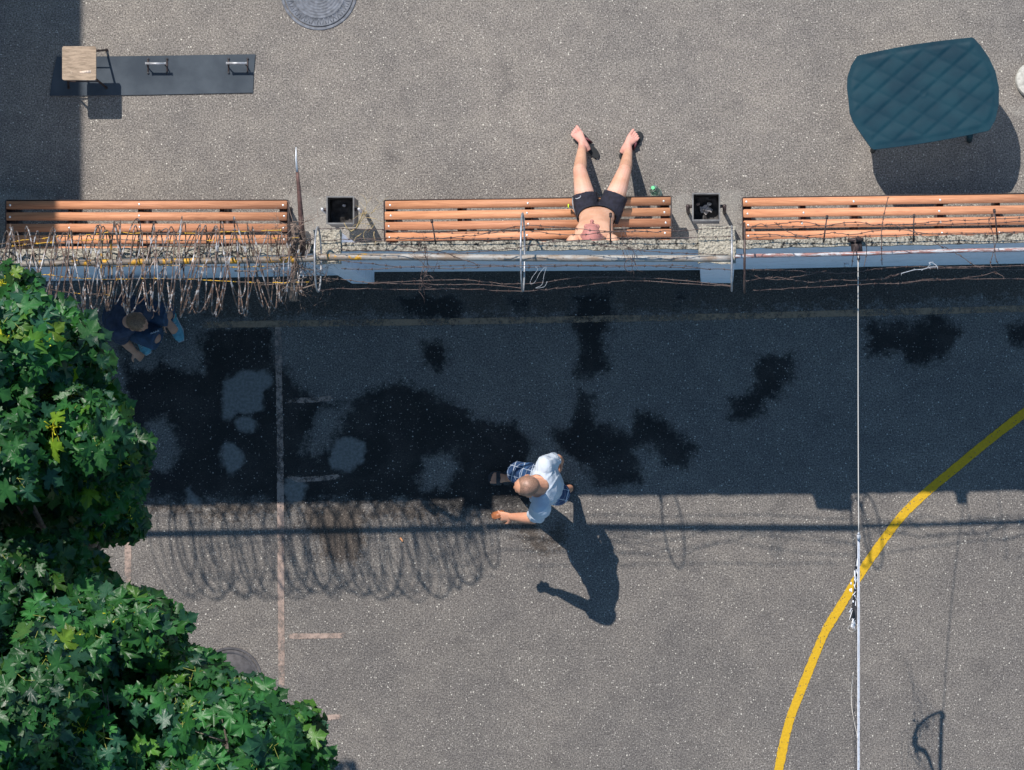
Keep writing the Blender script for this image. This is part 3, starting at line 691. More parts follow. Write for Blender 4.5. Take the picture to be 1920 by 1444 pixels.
# ------------------------------------------------------------------ garden table
def table():
    ht = .72; T = lambda x, y: P(1540+x/4.0105, 40+y/4.0105, ht)
    tl, tr, br, bl = (272,258), (1140,120), (1262,822), (382,966)
    right = [(1200,185),(1262,275),(1310,380),(1336,500),(1335,620),(1310,740)]
    left = [(300,850),(240,760),(213,690),(205,600),(193,500),(196,420),(225,330)]
    top = [tuple(np.array(tl)*(1-k/6)+np.array(tr)*k/6-np.array([0, 16*math.sin(math.pi*k/6)])) for k in range(1, 6)]
    bot = [tuple(np.array(br)*(1-k/6)+np.array(bl)*k/6+np.array([0, 14*math.sin(math.pi*k/6)])) for k in range(1, 6)]
    out = [T(*p) for p in [tl]+top+[tr]+right+[br]+bot+[bl]+left]
    c = T(765, 540); t = thing('garden_table', 'dark green plastic garden table with quilted diamond top and bowed ends', 'table', Vector((c.x, c.y, 0)))
    mt = NT('dark_green_plastic'); p = mt.pos(); nn = mt.noise(3, detail=4)
    mt.col(mt.mix(mt.step(nn, .3, .7), (.003, .022, .036), (.006, .034, .049)))
    mt.rough(mt.step(mt.noise(5, detail=6), .3, .7, .5, .62)).spec(.13); mt.bump(mt.noise(220, detail=2), .15, .001)
    # relief grid inside outline
    n = len(out); bm = B()
    poly = [(q.x, q.y) for q in out]; pa = np.array(poly)
    st = .011; xs = np.arange(pa[:, 0].min()-.02, pa[:, 0].max()+.02, st); ys = np.arange(pa[:, 1].min()-.02, pa[:, 1].max()+.02, st)
    X, Y = np.meshgrid(xs, ys); sd = sdist(X, Y, poly)
    d1 = Vector((math.cos(math.radians(42)), math.sin(math.radians(42)))); d2 = Vector((math.cos(math.radians(-27)), math.sin(math.radians(-27))))
    # cell coordinates: lines parallel to d1 and d2
    det = d1.x*d2.y-d1.y*d2.x; dx = X-c.x; dy = Y-c.y
    a = (dx*d2.y-dy*d2.x)/det/.178; b = (d1.x*dy-d1.y*dx)/det/.150
    fa = a-np.floor(a); fb = b-np.floor(b)
    relief = .0056*np.minimum(fb, (1-fb)*6)*(4*fa*(1-fa))**.3 + .002*np.sin(np.pi*fa)*np.sin(np.pi*fb)
    relief -= .0012*np.exp(-(np.minimum(fa, 1-fa)/.06)**2)
    relief *= np.clip((sd-.03)/.04, 0, 1)
    rim = -.0016*np.exp(-((sd-.036)/.009)**2)
    hole = np.hypot(dx, dy); relief = np.where(hole < .030, 0, relief); rim = rim+.004*np.exp(-((hole-.029)/.006)**2)
    Z = ht+relief+rim
    vid = {}
    keep = sd > .010
    for j in range(len(ys)):
        for i in range(len(xs)):
            if keep[j, i]: vid[(j, i)] = bm.verts.new((X[j, i], Y[j, i], Z[j, i]))
    for (j, i), v in list(vid.items()):
        q = [vid.get(k) for k in ((j, i), (j, i+1), (j+1, i+1), (j+1, i))]
        if all(q): bm.faces.new(q)
    # edge skirt: clean outline ring
    for e in [e for e in bm.edges if len(e.link_faces) == 1]: e.tag = True
    # snap boundary verts to the outline
    def snap(x, y):
        best = None
        for i in range(n):
            A = Vector(poly[i]); Bv = Vector(poly[(i+1) % n]); d = Bv-A; tt = max(0, min(1, (Vector((x, y))-A).dot(d)/d.dot(d))); q = A+d*tt
            dd = (q-Vector((x, y))).length
            if best is None or dd < best[0]: best = (dd, q)
        return best[1]
    bnd = set(v for e in bm.edges if len(e.link_faces) == 1 for v in e.verts)
    for v in bnd: q = snap(v.co.x, v.co.y); v.co.x, v.co.y, v.co.z = q.x, q.y, ht-.0012
    be = [e for e in bm.edges if len(e.link_faces) == 1]
    r = bmesh.ops.extrude_edge_only(bm, edges=be); nv = [v for v in r['geom'] if isinstance(v, bmesh.types.BMVert)]
    for v in nv: v.co.z -= .035
    bmesh.ops.recalc_face_normals(bm, faces=bm.faces)
    obj('tabletop', bm, mt.m, t)
    bm = B(); ins = [Vector((c.x+(q.x-c.x)*.96, c.y+(q.y-c.y)*.96)) for q in out]; poly_prism(bm, ins, ht-.03, ht-.022); obj('underside', bm, mt.m, t, smooth=False)
    for (x, y) in ((355,330),(1100,205),(1170,850),(400,930)):
        q = P(1540+x/4.0105, 40+y/4.0105, ht); g = Vector((q.x, q.y)); cc = Vector((c.x, c.y)); q2 = cc+(g-cc)*.88
        bm = B(); f = g-(g-cc)*.035
        tube(bm, [(q2.x, q2.y, ht-.03), (q2.x*.5+f.x*.5, q2.y*.5+f.y*.5, .35), (f.x, f.y, .0)], [.036, .03, .024], 10); obj('leg', bm, mt.m, t)
table()

# ------------------------------------------------------------------ stool, mat, push-up bars
def ply():
    t = NT('scuffed_plywood'); g = t.noise(9, t.mapped(t.pos(), (1, 6, 1), (0, 0, .5)), detail=7, rough=.7)
    c = t.mix(t.step(g, .3, .7), (.16, .115, .075), (.36, .27, .19)); c = t.mix(t.step(t.noise(12, detail=6, rough=.8), .6, .68, 0, .7), c, (.56, .48, .38))
    t.col(c).rough(.65); t.bump(g, .2, .002); return t.m
def stool():
    h = .45; a = P(116.5, 149.5, h); b = P(180, 87.5, h); c = (a+b)/2; t = thing('square_stool', 'square wooden stool with scuffed plywood seat on four splayed steel legs', 'stool', Vector((c.x, c.y, 0)))
    hw = (b.x-a.x)/2; r = .018; pts = []
    for cx, cy, a0 in ((1, 1, 0), (-1, 1, 90), (-1, -1, 180), (1, -1, 270)):
        for k in range(5):
            an = math.radians(a0+k*22.5); pts.append(Vector((c.x+cx*(hw-r)+r*math.cos(an), c.y+cy*(hw-r)+r*math.sin(an))))
    bm = B(); poly_prism(bm, pts, h-.022, h); obj('seat', bm, ply(), t, bevel=.002, smooth=False)
    bm = B(); q = P(160, 135, h); box(bm, (q.x, q.y, h+.0008), .10, .022, .0008, .1); obj('tape_mark', bm, simple('faded_tape', (.52, .42, .34), .7, 0, .3, 60), t)
    for sx in (-1, 1):
        for sy in (-1, 1):
            bm = B(); tube(bm, [(c.x+sx*(hw-.04), c.y+sy*(hw-.04), h-.022), (c.x+sx*(hw+.02), c.y+sy*(hw+.02), 0)], .010, 8)
            tube(bm, [(c.x+sx*(hw+.018), c.y+sy*(hw+.018), .02), (c.x+sx*(hw+.021), c.y+sy*(hw+.021), 0)], .014, 8); obj('leg', bm, M_steel_d, t)
    bm = B(); k = hw-.015
    tube(bm, [(c.x-k, c.y-k, .2), (c.x+k, c.y-k, .2)], .006, 6); tube(bm, [(c.x-k, c.y+k, .2), (c.x+k, c.y+k, .2)], .006, 6); obj('stretcher', bm, M_steel_d, t)
stool()
mm = NT('rubber_mat'); mm.col(mm.mix(mm.step(mm.noise(2.5, detail=6), .3, .75), (.030, .040, .052), (.060, .074, .088))).rough(.8).spec(.3); mm.bump(mm.noise(180, detail=2), .4, .002)
bm = B(); cor = [P(107,107), P(200,106), P(290,105), P(400,103), P(479,102), P(476,135), P(474.5,174), P(380,176), P(280,178), P(180,179.5), P(93.5,180), P(99,142)]
poly_prism(bm, [Vector((p.x, p.y)) for p in cor], .004, .014); o = obj('exercise_mat', bm, mm.m, smooth=False, bevel=.002, loc=P(290, 140)); props(o, 'long dark blue-grey exercise mat lying on the asphalt under the stool', 'exercise mat')
def pushup(px, py, label, seed):
    h = .125; c = P(px, py, h); t = thing('push_up_bar', label, 'push-up bar', Vector((c.x, c.y-.01, .014)), 'push-up bars on the mat'); L = .085
    bm = B(); tube(bm, [(c.x-L, c.y, h+.01), (c.x+L, c.y, h+.01)], .011, 12)
    for s in (-1, 1): tube(bm, [(c.x+s*L, c.y, h+.01), (c.x+s*(L+.006), c.y, h+.01)], .013, 12)
    obj('handle', bm, M_galv, t)
    for s in (-1, 1):
        bm = B(); x = c.x+s*(L-.012)
        tube(bm, [(x, c.y, h+.004), (x+s*.008, c.y-.012, .08), (x+s*.012, c.y-.02, .02)], .0055, 8)
        tube(bm, [(x+s*.012, c.y+.06, .020), (x+s*.012, c.y-.075, .020)], .006, 8)
        obj('upright', bm, M_steel_d, t)
        for yy in (.055, -.07):
            bm = B(); tube(bm, [(x+s*.012, c.y+yy, .0145), (x+s*.012, c.y+yy, .027)], .010, 8); obj('foot_cap', bm, M_net, t)
pushup(292, 119.5, 'push-up bar lying nearer the stool on the mat', 1)
pushup(443.5, 119, 'push-up bar at the far right end of the mat', 2)

# ------------------------------------------------------------------ manholes
def manhole(px, py, R, label, ornate):
    c = P(px, py); t = thing('manhole_cover', label, 'manhole cover', c)
    iron = simple('cast_iron', (.125, .135, .155) if ornate else (.07, .066, .068), .8, .1, .3, 22, .5)
    def ringm(bm, prof, n=96):
        rows = []
        for r, z in prof: rows.append([bm.verts.new((c.x+r*math.cos(2*math.pi*k/n), c.y+r*math.sin(2*math.pi*k/n), z)) for k in range(n)])
        for a, b in zip(rows, rows[1:]):
            for k in range(n): bm.faces.new((a[k], b[k], b[(k+1) % n], a[(k+1) % n]))
        return rows
    bm = B(); ringm(bm, [(R*.92, .001), (R*.925, .009), (R*.985, .010), (R, .004), (R*1.0, -.01)])
    bmesh.ops.recalc_face_normals(bm, faces=bm.faces)
    for v in bm.verts:
        if ornate: v.co.z += .003*mnoise.noise(v.co*18)
    obj('frame', bm, iron, t)
    prof = [(R*.905, .002), (R*.9, .009)]
    if ornate:
        prof += [(R*.86, .009), (R*.855, .005), (R*.70, .005), (R*.695, .010)]; r = .66
        while r > .08: prof += [(R*(r+.012), .0105), (R*r, .0105), (R*(r-.012), .0045), (R*(r-.035), .0045)]; r -= .075
        prof += [(.001, .006)]
    else: prof += [(R*.80, .009), (R*.795, .006), (R*.76, .006), (R*.755, .009), (.001, .009)]
    bm = B(); ringm(bm, prof)
    if ornate:
        for k in range(36):
            a = 2*math.pi*k/36; d = Vector((math.cos(a), math.sin(a), 0)); s = Vector((-d.y, d.x, 0)); p0 = c+d*R*.70; p1 = c+d*R*.855; wv = R*.052
            for q0, q1 in ((p0, p1+s*wv), (p0, p1-s*wv)):
                tube(bm, [q0+Vector((0, 0, .006)), q1+Vector((0, 0, .006))], .004, 5)
    obj('lid', bm, iron, t)
manhole(598, -15, 72/S, 'grey cast iron manhole cover with concentric rings cut by the top edge', True)
manhole(432, 1273, 60/S, 'plain dark manhole cover half hidden under the maple leaves', False)

# ------------------------------------------------------------------ bottle
def bottle():
    b = P(1232, 364); t = thing('water_bottle', 'clear green-tinted plastic bottle with green cap standing at the bench end', 'bottle', b)
    g = NT('green_clear_plastic'); g.col((.80, .93, .87)).rough(.08); g.b.inputs['Transmission Weight'].default_value = .92; g.b.inputs['IOR'].default_value = 1.25
    bm = B(); prof = [(0, .040), (.02, .044), (.10, .044), (.12, .041), (.15, .044), (.20, .043), (.235, .032), (.262, .014), (.28, .0135)]
    lean = Vector((-.03, .03, 0))
    tube(bm, [b+Vector((0, 0, z+.002))+lean*(z/.28) for z, r in prof], [r for z, r in prof], 24); obj('body', bm, g.m, t)
    bm = B(); tube(bm, [b+Vector((0, 0, .282))+lean, b+Vector((0, 0, .304))+lean*1.07], .0165, 16); obj('cap', bm, simple('green_cap', (.05, .5, .17), .4, 0, .1), t, bevel=.002)
    bm = B(); tube(bm, [b+Vector((0, 0, .06)), b+Vector((0, 0, .115))+lean*.4], .0455, 24, cap=False); obj('paper_band', bm, simple('pale_label', (.35, .5, .42), .5), t)
bottle()
# round concrete foot at the right edge
t = thing('parasol_base', 'pale round concrete parasol base cut off by the right edge', 'parasol base', P(1938, 152))
bm = B(); c = P(1938, 152); prof = [(0, .16), (.03, .165), (.06, .15), (.075, .05), (.075, .03)]
tube(bm, [c+Vector((0, 0, z)) for z, r in prof], [r for z, r in prof], 40); bmesh.ops.recalc_face_normals(bm, faces=bm.faces)
for v in bm.verts: v.co += mnoise.noise_vector(v.co*12)*.008
obj('base', bm, simple('pale_cement', (.40, .39, .35), .9, 0, .25, 25, .5), t)
bm = B(); tube(bm, [c+Vector((0, 0, .06)), c+Vector((0, 0, .32))], .026, 16); obj('tube', bm, M_steel_d, t)
# bits of litter
bm = B(); q = P(753, 1012); tube(bm, [q+Vector((-.012, .018, .008)), q+Vector((.012, -.018, .008))], .008, 8); o = obj('cigarette_butt', bm, simple('orange_filter', (.75, .33, .14), .7), loc=q); props(o, 'small orange cigarette butt on the asphalt left of the walking person', 'cigarette butt')

# ------------------------------------------------------------------ rope and net
rp = B(); a = P(1609, 478, 3.05); b = P(1610, 1004, 2.44); tube(rp, [a.lerp(b, k/20)-Vector((0, 0, .05*math.sin(math.pi*k/20))) for k in range(21)], .0042, 6)
o = obj('tension_rope', rp, M_rope, loc=a); props(o, 'thin pale rope stretched from the wall bracket to the net corner', 'rope')
net = thing('volleyball_net', 'sagging volleyball net with white top tape stretched across the court, seen edge-on', 'net', P(1610, 1250, 0))
def NP(y, h, dx=0): return P(1610+dx, y, h)
bm = B(); pts = [NP(1004+(1560-1004)*k/24, 2.43-.10*math.sin(math.pi*k/24*.6)) for k in range(25)]
for i in range(24):
    a, b = pts[i], pts[i+1]
    vs = [bm.verts.new(a+Vector((-.0085, 0, .004))), bm.verts.new(a+Vector((.0085, 0, .004))), bm.verts.new(b+Vector((.0085, 0, .004))), bm.verts.new(b+Vector((-.0085, 0, .004)))]; bm.faces.new(vs)
    for s in (-1, 1):
        lo = [bm.verts.new(p+Vector((s*.009, 0, z))) for p, z in ((a, .004), (b, .004), (b, -.05), (a, -.05))]; bm.faces.new(lo)
bmesh.ops.remove_doubles(bm, verts=bm.verts, dist=.0015); obj('top_tape', bm, M_tape, net, smooth=False)
bm = B(); tube(bm, [p+Vector((.0, 0, .009)) for p in pts], .004, 6); obj('top_cord', bm, simple('steel_cord', (.35, .40, .48), .5, .3), net)
bm = B(); box(bm, NP(1007, 2.44), .03, .045, .06); box(bm, NP(1001, 2.46), .02, .03, .02); obj('corner_ring', bm, M_white, net, bevel=.006)
# side band: drops from the corner, bunches, rises again
side = smooth_pts([(1610,1008,2.38),(1606,1065,2.07),(1602,1122,1.82),(1599,1156,1.77),(1600,1158,1.84),(1604,1142,2.02),(1606,1149,2.16),(1608,1168,2.3)], 6)
bm = B(); sp = [P(*p) for p in side]; tube(bm, sp, [.012+.012*math.exp(-((i-24)/10)**2) for i in range(len(sp))], 8); obj('side_band', bm, M_net, net)
bm = B()
for k in range(34):
    i = rd.randrange(4, 28); p = sp[i]+Vector((rd.gauss(0, .010), rd.gauss(0, .02), .02)); tube(bm, [p, p+Vector((rd.gauss(0, .014), -rd.uniform(.02, .09), rd.uniform(-.02, .02)))], [.005, .003], 5)
for k in range(7): 
    p = P(1599+rd.gauss(0, 3), 1108+rd.gauss(0, 9), 1.82); ellipsoid(bm, p, Vector((.008, 0, 0)), Vector((0, .013, 0)), Vector((0, 0, .008)), 8, 6)
obj('bunched_cord', bm, M_tape, net)
bm = B(); r_ = random.Random(2)          # mesh strands hanging below the tape
ys_ = [1035+k*14 for k in range(38)]
def bot(y): return 1.45+.25*math.exp(-((y-1110)/60)**2) + .05*math.sin(y*.03)
for i, y in enumerate(ys_):
    q = [P(1610+r_.gauss(0, 1.5)-1.6*k*(.5+.5*math.sin(y*.02)), y+k*2*r_.uniform(-1, 1), 2.36-(2.36-bot(y))*k/6) for k in range(7)]
    tube(bm, q, .0014, 4, cap=False)
for k in range(1, 8):
    q = [P(1610+r_.gauss(0, 2)-1.3*k-2.5*math.sin(y*.021+k), y+r_.gauss(0, 2), 2.36-(2.36-bot(y))*k/7+r_.gauss(0, .02)) for y in ys_]
    tube(bm, q, .0014, 4, cap=False)
obj('mesh', bm, M_net, net)
bm = B(); tube(bm, [P(*p) for p in smooth_pts([(1610,1160,2.3),(1596,1170,1.9),(1590,1180,1.8),(1600,1184,1.9),(1609,1175,2.2)], 5)], .0025, 5)
tube(bm, [P(*p) for p in smooth_pts([(1600,1260,1.6),(1596,1310,1.5),(1601,1350,1.7),(1608,1385,2.2),(1609,1420,2.3)], 5)], .0025, 5); obj('loose_string', bm, M_rope, net)

# ------------------------------------------------------------------ people
def head_shape(bm, c, f, up, sc=1.0):
    f = f.normalized(); r = up.cross(f).normalized()*-1; up = r.cross(f).normalized() if r.cross(f).dot(up) > 0 else -r.cross(f).normalized()
    E = lambda o, a, b, d: ellipsoid(bm, c+(r*o[0]+f*o[1]+up*o[2])*sc, r*a*sc, f*b*sc, up*d*sc, 24, 16)
    E((0, -.012, .025), .077, .096, .088); E((0, .012, -.035), .062, .078, .078); E((0, .045, -.075), .038, .036, .035)
    E((0, .078, .028), .045, .014, .014)          # brow
    E((0, .098, -.008), .012, .016, .026); E((0, .112, -.024), .017, .016, .013)   # nose
    E((0, .090, -.055), .024, .014, .010)         # mouth
    for s in (-1, 1): E((s*.079, -.005, -.012), .010, .020, .032); E((s*.042, .068, -.022), .022, .022, .02)
    return r, f, up
def eyes(par, c, r, f, up, skin):
    for s in (-1, 1):
        bm = B(); ellipsoid(bm, c+r*s*.032+f*.083+up*.005, r*.013, f*.012, up*.009, 12, 8); obj('eye', bm, M_eye, par)
M_eye = simple('eye_dark', (.12, .10, .09), .3, 0, .1)
def hand(bm, w, d, n, side, curl=.5, sc=1.0, spread=.12):
    """w wrist, d finger direction, n back-of-hand normal, side: +1 thumb towards d x n"""
    d = d.normalized(); n = (n-d*n.dot(d)).normalized(); t = d.cross(n)*side
    loft(bm, [(w, t*.026*sc, n*.018*sc), (w+d*.04*sc, t*.036*sc, n*.016*sc), (w+d*.085*sc, t*.042*sc, n*.014*sc), (w+d*.098*sc, t*.036*sc, n*.010*sc)], 16)
    for k, (off, L) in enumerate(((.031, .072), (.011, .080), (-.010, .074), (-.030, .058))):
        p = w+d*.088*sc+t*off*sc; dd = (d+t*off*spread*20/4).normalized(); pts = [p]
        for j in range(3):
            a = curl*(j+.6)*.75; v = dd*math.cos(a)-n*math.sin(a); pts.append(pts[-1]+v*L*sc*(.45, .31, .24)[j])
        chain(bm, pts, [.0098*sc, .009*sc, .0082*sc, .0068*sc], 8)
    p = w+d*.02*sc+t*.024*sc; q = p+(d*.55+t*.75-n*.25).normalized()*.042*sc; q2 = q+(d*.85+t*.35-n*.35*(.5+curl)).normalized()*.034*sc; q3 = q2+(d*.9+t*.1-n*.4*(.5+curl)).normalized()*.028*sc
    chain(bm, [p, q, q2, q3], [.016*sc, .013*sc, .0105*sc, .0085*sc], 8)
def foot(bm, ank, heel, toe, up=Vector((0, 0, 1)), toes=True, side=1):
    d = (toe-heel).normalized(); u = (up-d*up.dot(d)).normalized(); r = d.cross(u)*side; L = (toe-heel).length
    capsule(bm, ank, heel+d*.03+u*.02, .036, .030); 
    loft(bm, [(heel+d*.0+u*.028, r*.024, u*.024), (heel+d*L*.18+u*.035, r*.032, u*.034), (heel+d*L*.45+u*.038, r*.036, u*.034), (heel+d*L*.70+u*.026, r*.048, u*.022), (heel+d*L*.82+u*.020, r*.049, u*.016)], 18)
    capsule(bm, ank, heel+d*L*.5+u*.04, .034, .028)
    for k, (o, l, rr) in enumerate(((-.034, .062, .0140), (-.009, .058, .0088), (.011, .052, .0085), (.030, .044, .0082), (.047, .033, .008))):
        a = heel+d*L*.77+r*o+u*.016; chain(bm, [a, a+d*l*.6+u*.004, a+d*l-u*.002], [rr*1.02, rr, rr*.92], 8)

# ---- sunbather
def sunbather():
    T = thing('person', 'shirtless person in black shorts sunbathing on the middle bench with legs stretched out', 'person', P(1125, 395, 0))
    bm = B(); X = Vector((1, 0, 0))
    hipc = P(1122, 404, .54)
    def sec(x, y, h, w_, d, tilt): # tilt: spine direction up/back
        n = Vector((0, math.sin(tilt), math.cos(tilt))); v = Vector((0, math.cos(tilt), -math.sin(tilt)))
        return (P(x, y, h), X*w_, v*d)
    # torso reclines: spine direction from pelvis back (-y) and up
    tl = -.55
    loft(bm, [sec(1121,398,.545,.150,.095,-1.0), sec(1120,404,.60,.165,.105,-.8), sec(1118,411,.69,.150,.105,-.6), sec(1117,422,.78,.150,.108,tl), sec(1114,434,.88,.168,.115,tl), sec(1113,445,.965,.170,.100,tl), sec(1112,451,1.015,.105,.070,-.4)], 32)
    for s in (-1, 1):   # chest and shoulders, arms hanging down behind on to the bench
        ellipsoid(bm, P(1113+s*17, 434, .93), X*.082, Vector((0, .045, .02)), Vector((0, -.03, .07)))
        ch = [P(1112+s*36, 452, .985), P(1112+s*44, 459, .86), P(1112+s*50, 463, .73)]; chain(bm, ch, [.060, .050, .043])
        w_ = P(1112+s*58, 463, .53); chain(bm, [ch[-1], w_], [.043, .028]); hand(bm, w_, Vector((s*.3, .15, -1)) if False else Vector((s*.6, -.1, -.45)), Vector((0, 0, 1)), -s, .25)
    # legs
    legs = ((P(1103,402,.55), P(1087,319,.505), P(1091.5,277,.095), P(1104,283,.035), P(1077,243,.05), 1), (P(1141,402,.55), P(1171,320,.505), P(1178.5,283,.095), P(1166,288,.035), P(1192,250,.05), -1))
    for hp, kn, an, he, to, sd_ in legs:
        mid = hp.lerp(kn, .5)-Vector((0, 0, .015)); chain(bm, [hp, mid, kn], [.098, .088, .060], 18)
        ca = kn.lerp(an, .32)-Vector((0, .015, 0)); chain(bm, [kn, ca, kn.lerp(an, .65), an], [.056, .058, .046, .036], 16)
        ellipsoid(bm, kn+Vector((0, .012, .018)), Vector((.046, 0, 0)), Vector((0, .046, 0)), Vector((0, 0, .04)))
        foot(bm, an, he, to, side=-sd_)
    nk = P(1112, 452, 1.03); hc = P(1109, 441, 1.19); chain(bm, [nk, hc-Vector((0, .01, .05))], [.060, .055])
    tmp = B(); hr, hf, hu = head_shape(bm, hc, Vector((0.03, 1, .02)), Vector((0, 0, 1)), 1.08)
    me = fuse(bm, .0044, 3)
    # skin tone: head, feet and shins redder
    body = finish('body', me, M_sunb, T); 
    a = me.color_attributes.new('tint', 'FLOAT_COLOR', 'POINT'); base = wloc(T); vals = []
    for v in me.vertices:
        p = v.co+base; red = 0.0
        hd = min(1, max(0, (p.z-1.06)/.04))
        red = max(red, min(1, max(0, (.22-p.z)/.15)) if p.y > P(0, 300).y else 0)
        kn = min((p-P(1087,319,.55)).length, (p-P(1171,320,.55)).length); red = max(red, .35*math.exp(-(kn/.08)**2))
        hem = max(0, 1-abs(p.y-P(0, 355, .55).y)/.07)*(.5 if p.z > .45 and p.z < .72 else 0)
        nv = min((p-P(1116,386.5,.74)).length, 9); dark = math.exp(-(nv/.016)**2)
        ni = min((p-P(1140,419,1.0)).length*.7, (p-P(1083,421,1.0)).length*.7); ni = math.exp(-(ni/.016)**2)
        vals.append((red, dark, hem, 1-hd))
    a.data.foreach_set('color', np.array(vals, np.float32).ravel())
    # shorts
    bm = B()
    loft(bm, [sec(1121,396,.545,.165,.108,-1.15), sec(1120,403,.60,.180,.120,-.85), sec(1119,409,.655,.170,.118,-.70), sec(1118,418,.73,.165,.12,-.6)], 32)
    for hp, kn, *_ in legs:
        q = hp.lerp(kn, .44); d = (kn-hp).normalized(); u = d.cross(Vector((0, 0, 1))).normalized(); v = u.cross(d)
        loft(bm, [(hp-d*.05, u*.108, v*.108), (hp+d*.06, u*.112, v*.108), (hp+d*.15, u*.110, v*.104), (q+d*.005, u*.112, v*.100)], 26)
    me = fuse(bm, .0065, 3)
    for v in me.vertices:
        f = mnoise.noise(Vector((v.co.x*14, v.co.y*22, v.co.z*8))); v.co += v.normal*(.006*f+.003*mnoise.noise(v.co*50))
    cb = B(); cb.from_mesh(me); bmesh.ops.bisect_plane(cb, geom=list(cb.verts)+list(cb.edges)+list(cb.faces), plane_co=P(1118, 385, .70), plane_no=Vector((0, -.05, .14)).normalized(), clear_outer=True); cb.to_mesh(me); cb.free()
    tr = bvh(me)
    sh = finish('shorts', me, simple('navy_cloth', (.008, .008, .017), .9, 0, .35, 30, .3), T)
    def drape(pts, r, lift=.002):
        out = []
        for x, y in pts:
            g = P(x, y, .6); cam_ = Vector((0, 0, H)); d = (g-cam_).normalized(); hit = tr.ray_cast(cam_, d)
            out.append((hit[0]-d*lift) if hit[0] else g)
        bm = B(); tube(bm, out, r, 6); return bm
    bm = drape([(1078.5,371.6),(1080,372.8),(1083,372.2),(1086,371),(1088.3,369.3),(1089,367.8),(1087.5,366.9)], [.0008, .003, .004, .004, .003, .002, .0012]); obj('white_hook_mark', bm, M_white, sh)
    bm = drape([(1074,371),(1073.5,378),(1075,390),(1080,402)], .006, .001); obj('side_stripe', bm, simple('grey_trim', (.20, .20, .21), .7), sh)
    bm = B(); box(bm, P(1066, 386.5, .50), .012, .035, .02); obj('tag', bm, simple('lime_tag', (.55, .75, .03), .5), sh, bevel=.002)
    bm = B(); tube(bm, [P(1067,386.5,.50), P(1072,389,.52), P(1078,393,.55)], .009, 8); obj('strap', bm, M_net, sh)
    eyes(T, hc, hr, hf, hu, None)
    # flip-flops
    for (a_, b_, lab, toe, cz) in ((P(1083,251), P(1119,292), 'black flip-flop slid half off the left foot in the photo', 0, -1), (P(1200,252), P(1166,294), 'black flip-flop under the right foot in the photo', 1, 1)):
        tt = thing('flip_flop', lab, 'flip-flop', (a_+b_)/2, 'flip-flops under the sunbather')
        d = (b_-a_).normalized(); r = Vector((-d.y, d.x, 0)); L = (b_-a_).length+.045; c0 = a_-d*.022; pts = []
        for k in range(36):
            an = 2*math.pi*k/36; x = .5-.5*math.cos(an); wv = .050*(1-.22*math.exp(-((x-.6)/.18)**2))*(abs(math.sin(an))**.7)*(1 if x < .5 else .9); pts.append((c0+d*L*x+r*wv*(1 if math.sin(an) > 0 else -1)).to_2d())
        pts = [p for i, p in enumerate(pts) if i == 0 or (p-pts[i-1]).length > .001]
        bm = B(); poly_prism(bm, pts, .002, .024); obj('sole', bm, simple('black_foam', (.009, .011, .013), .85), tt, bevel=.003, smooth=False)
        bm = B(); f0 = c0+d*L*.26
        for s in (-1, 1): tube(bm, [f0+Vector((0, 0, .024)), f0+d*.035+r*s*.030+Vector((0, 0, .075)), f0+d*.09+r*s*.046+Vector((0, 0, .028))], [.006, .011, .008], 6)
        obj('strap', bm, simple('dark_red_strap', (.10, .022, .032), .6, 0, .5, 60), tt)
t = NT('sunbather_skin'); n = t.noise(7, detail=4); c = t.mix(t.step(n, .35, .68), (.47, .245, .155), (.56, .32, .215))
sp_ = t.n('SeparateColor'); t.l(t.attrc('tint'), sp_.inputs[0])
c = t.mix(t.math('MULTIPLY', sp_.outputs[0], .85), c, (.56, .27, .23)); c = t.mix(t.math('MULTIPLY', sp_.outputs[1], .6), c, (.25, .10, .05)); c = t.mix(sp_.outputs[2], c, (.66, .42, .35)); c = t.mix(t.math('SUBTRACT', 1.0, t.t.nodes[[x.name for x in t.t.nodes if x.type == 'ATTRIBUTE'][0]].outputs['Alpha']), c, (.37, .155, .135))
hair = t.noise(260, t.mapped(t.pos(), (1, .25, 1)), detail=2); c = t.mix(t.step(hair, .62, .72, 0, .22), c, (.26, .14, .08))
t.col(c).rough(.58).spec(.3); t.b.inputs['Subsurface Weight'].default_value = .1; t.b.inputs['Subsurface Radius'].default_value = (.012, .005, .003); t.bump(t.noise(160, detail=2), .15, .001); M_sunb = t.m
sunbather()

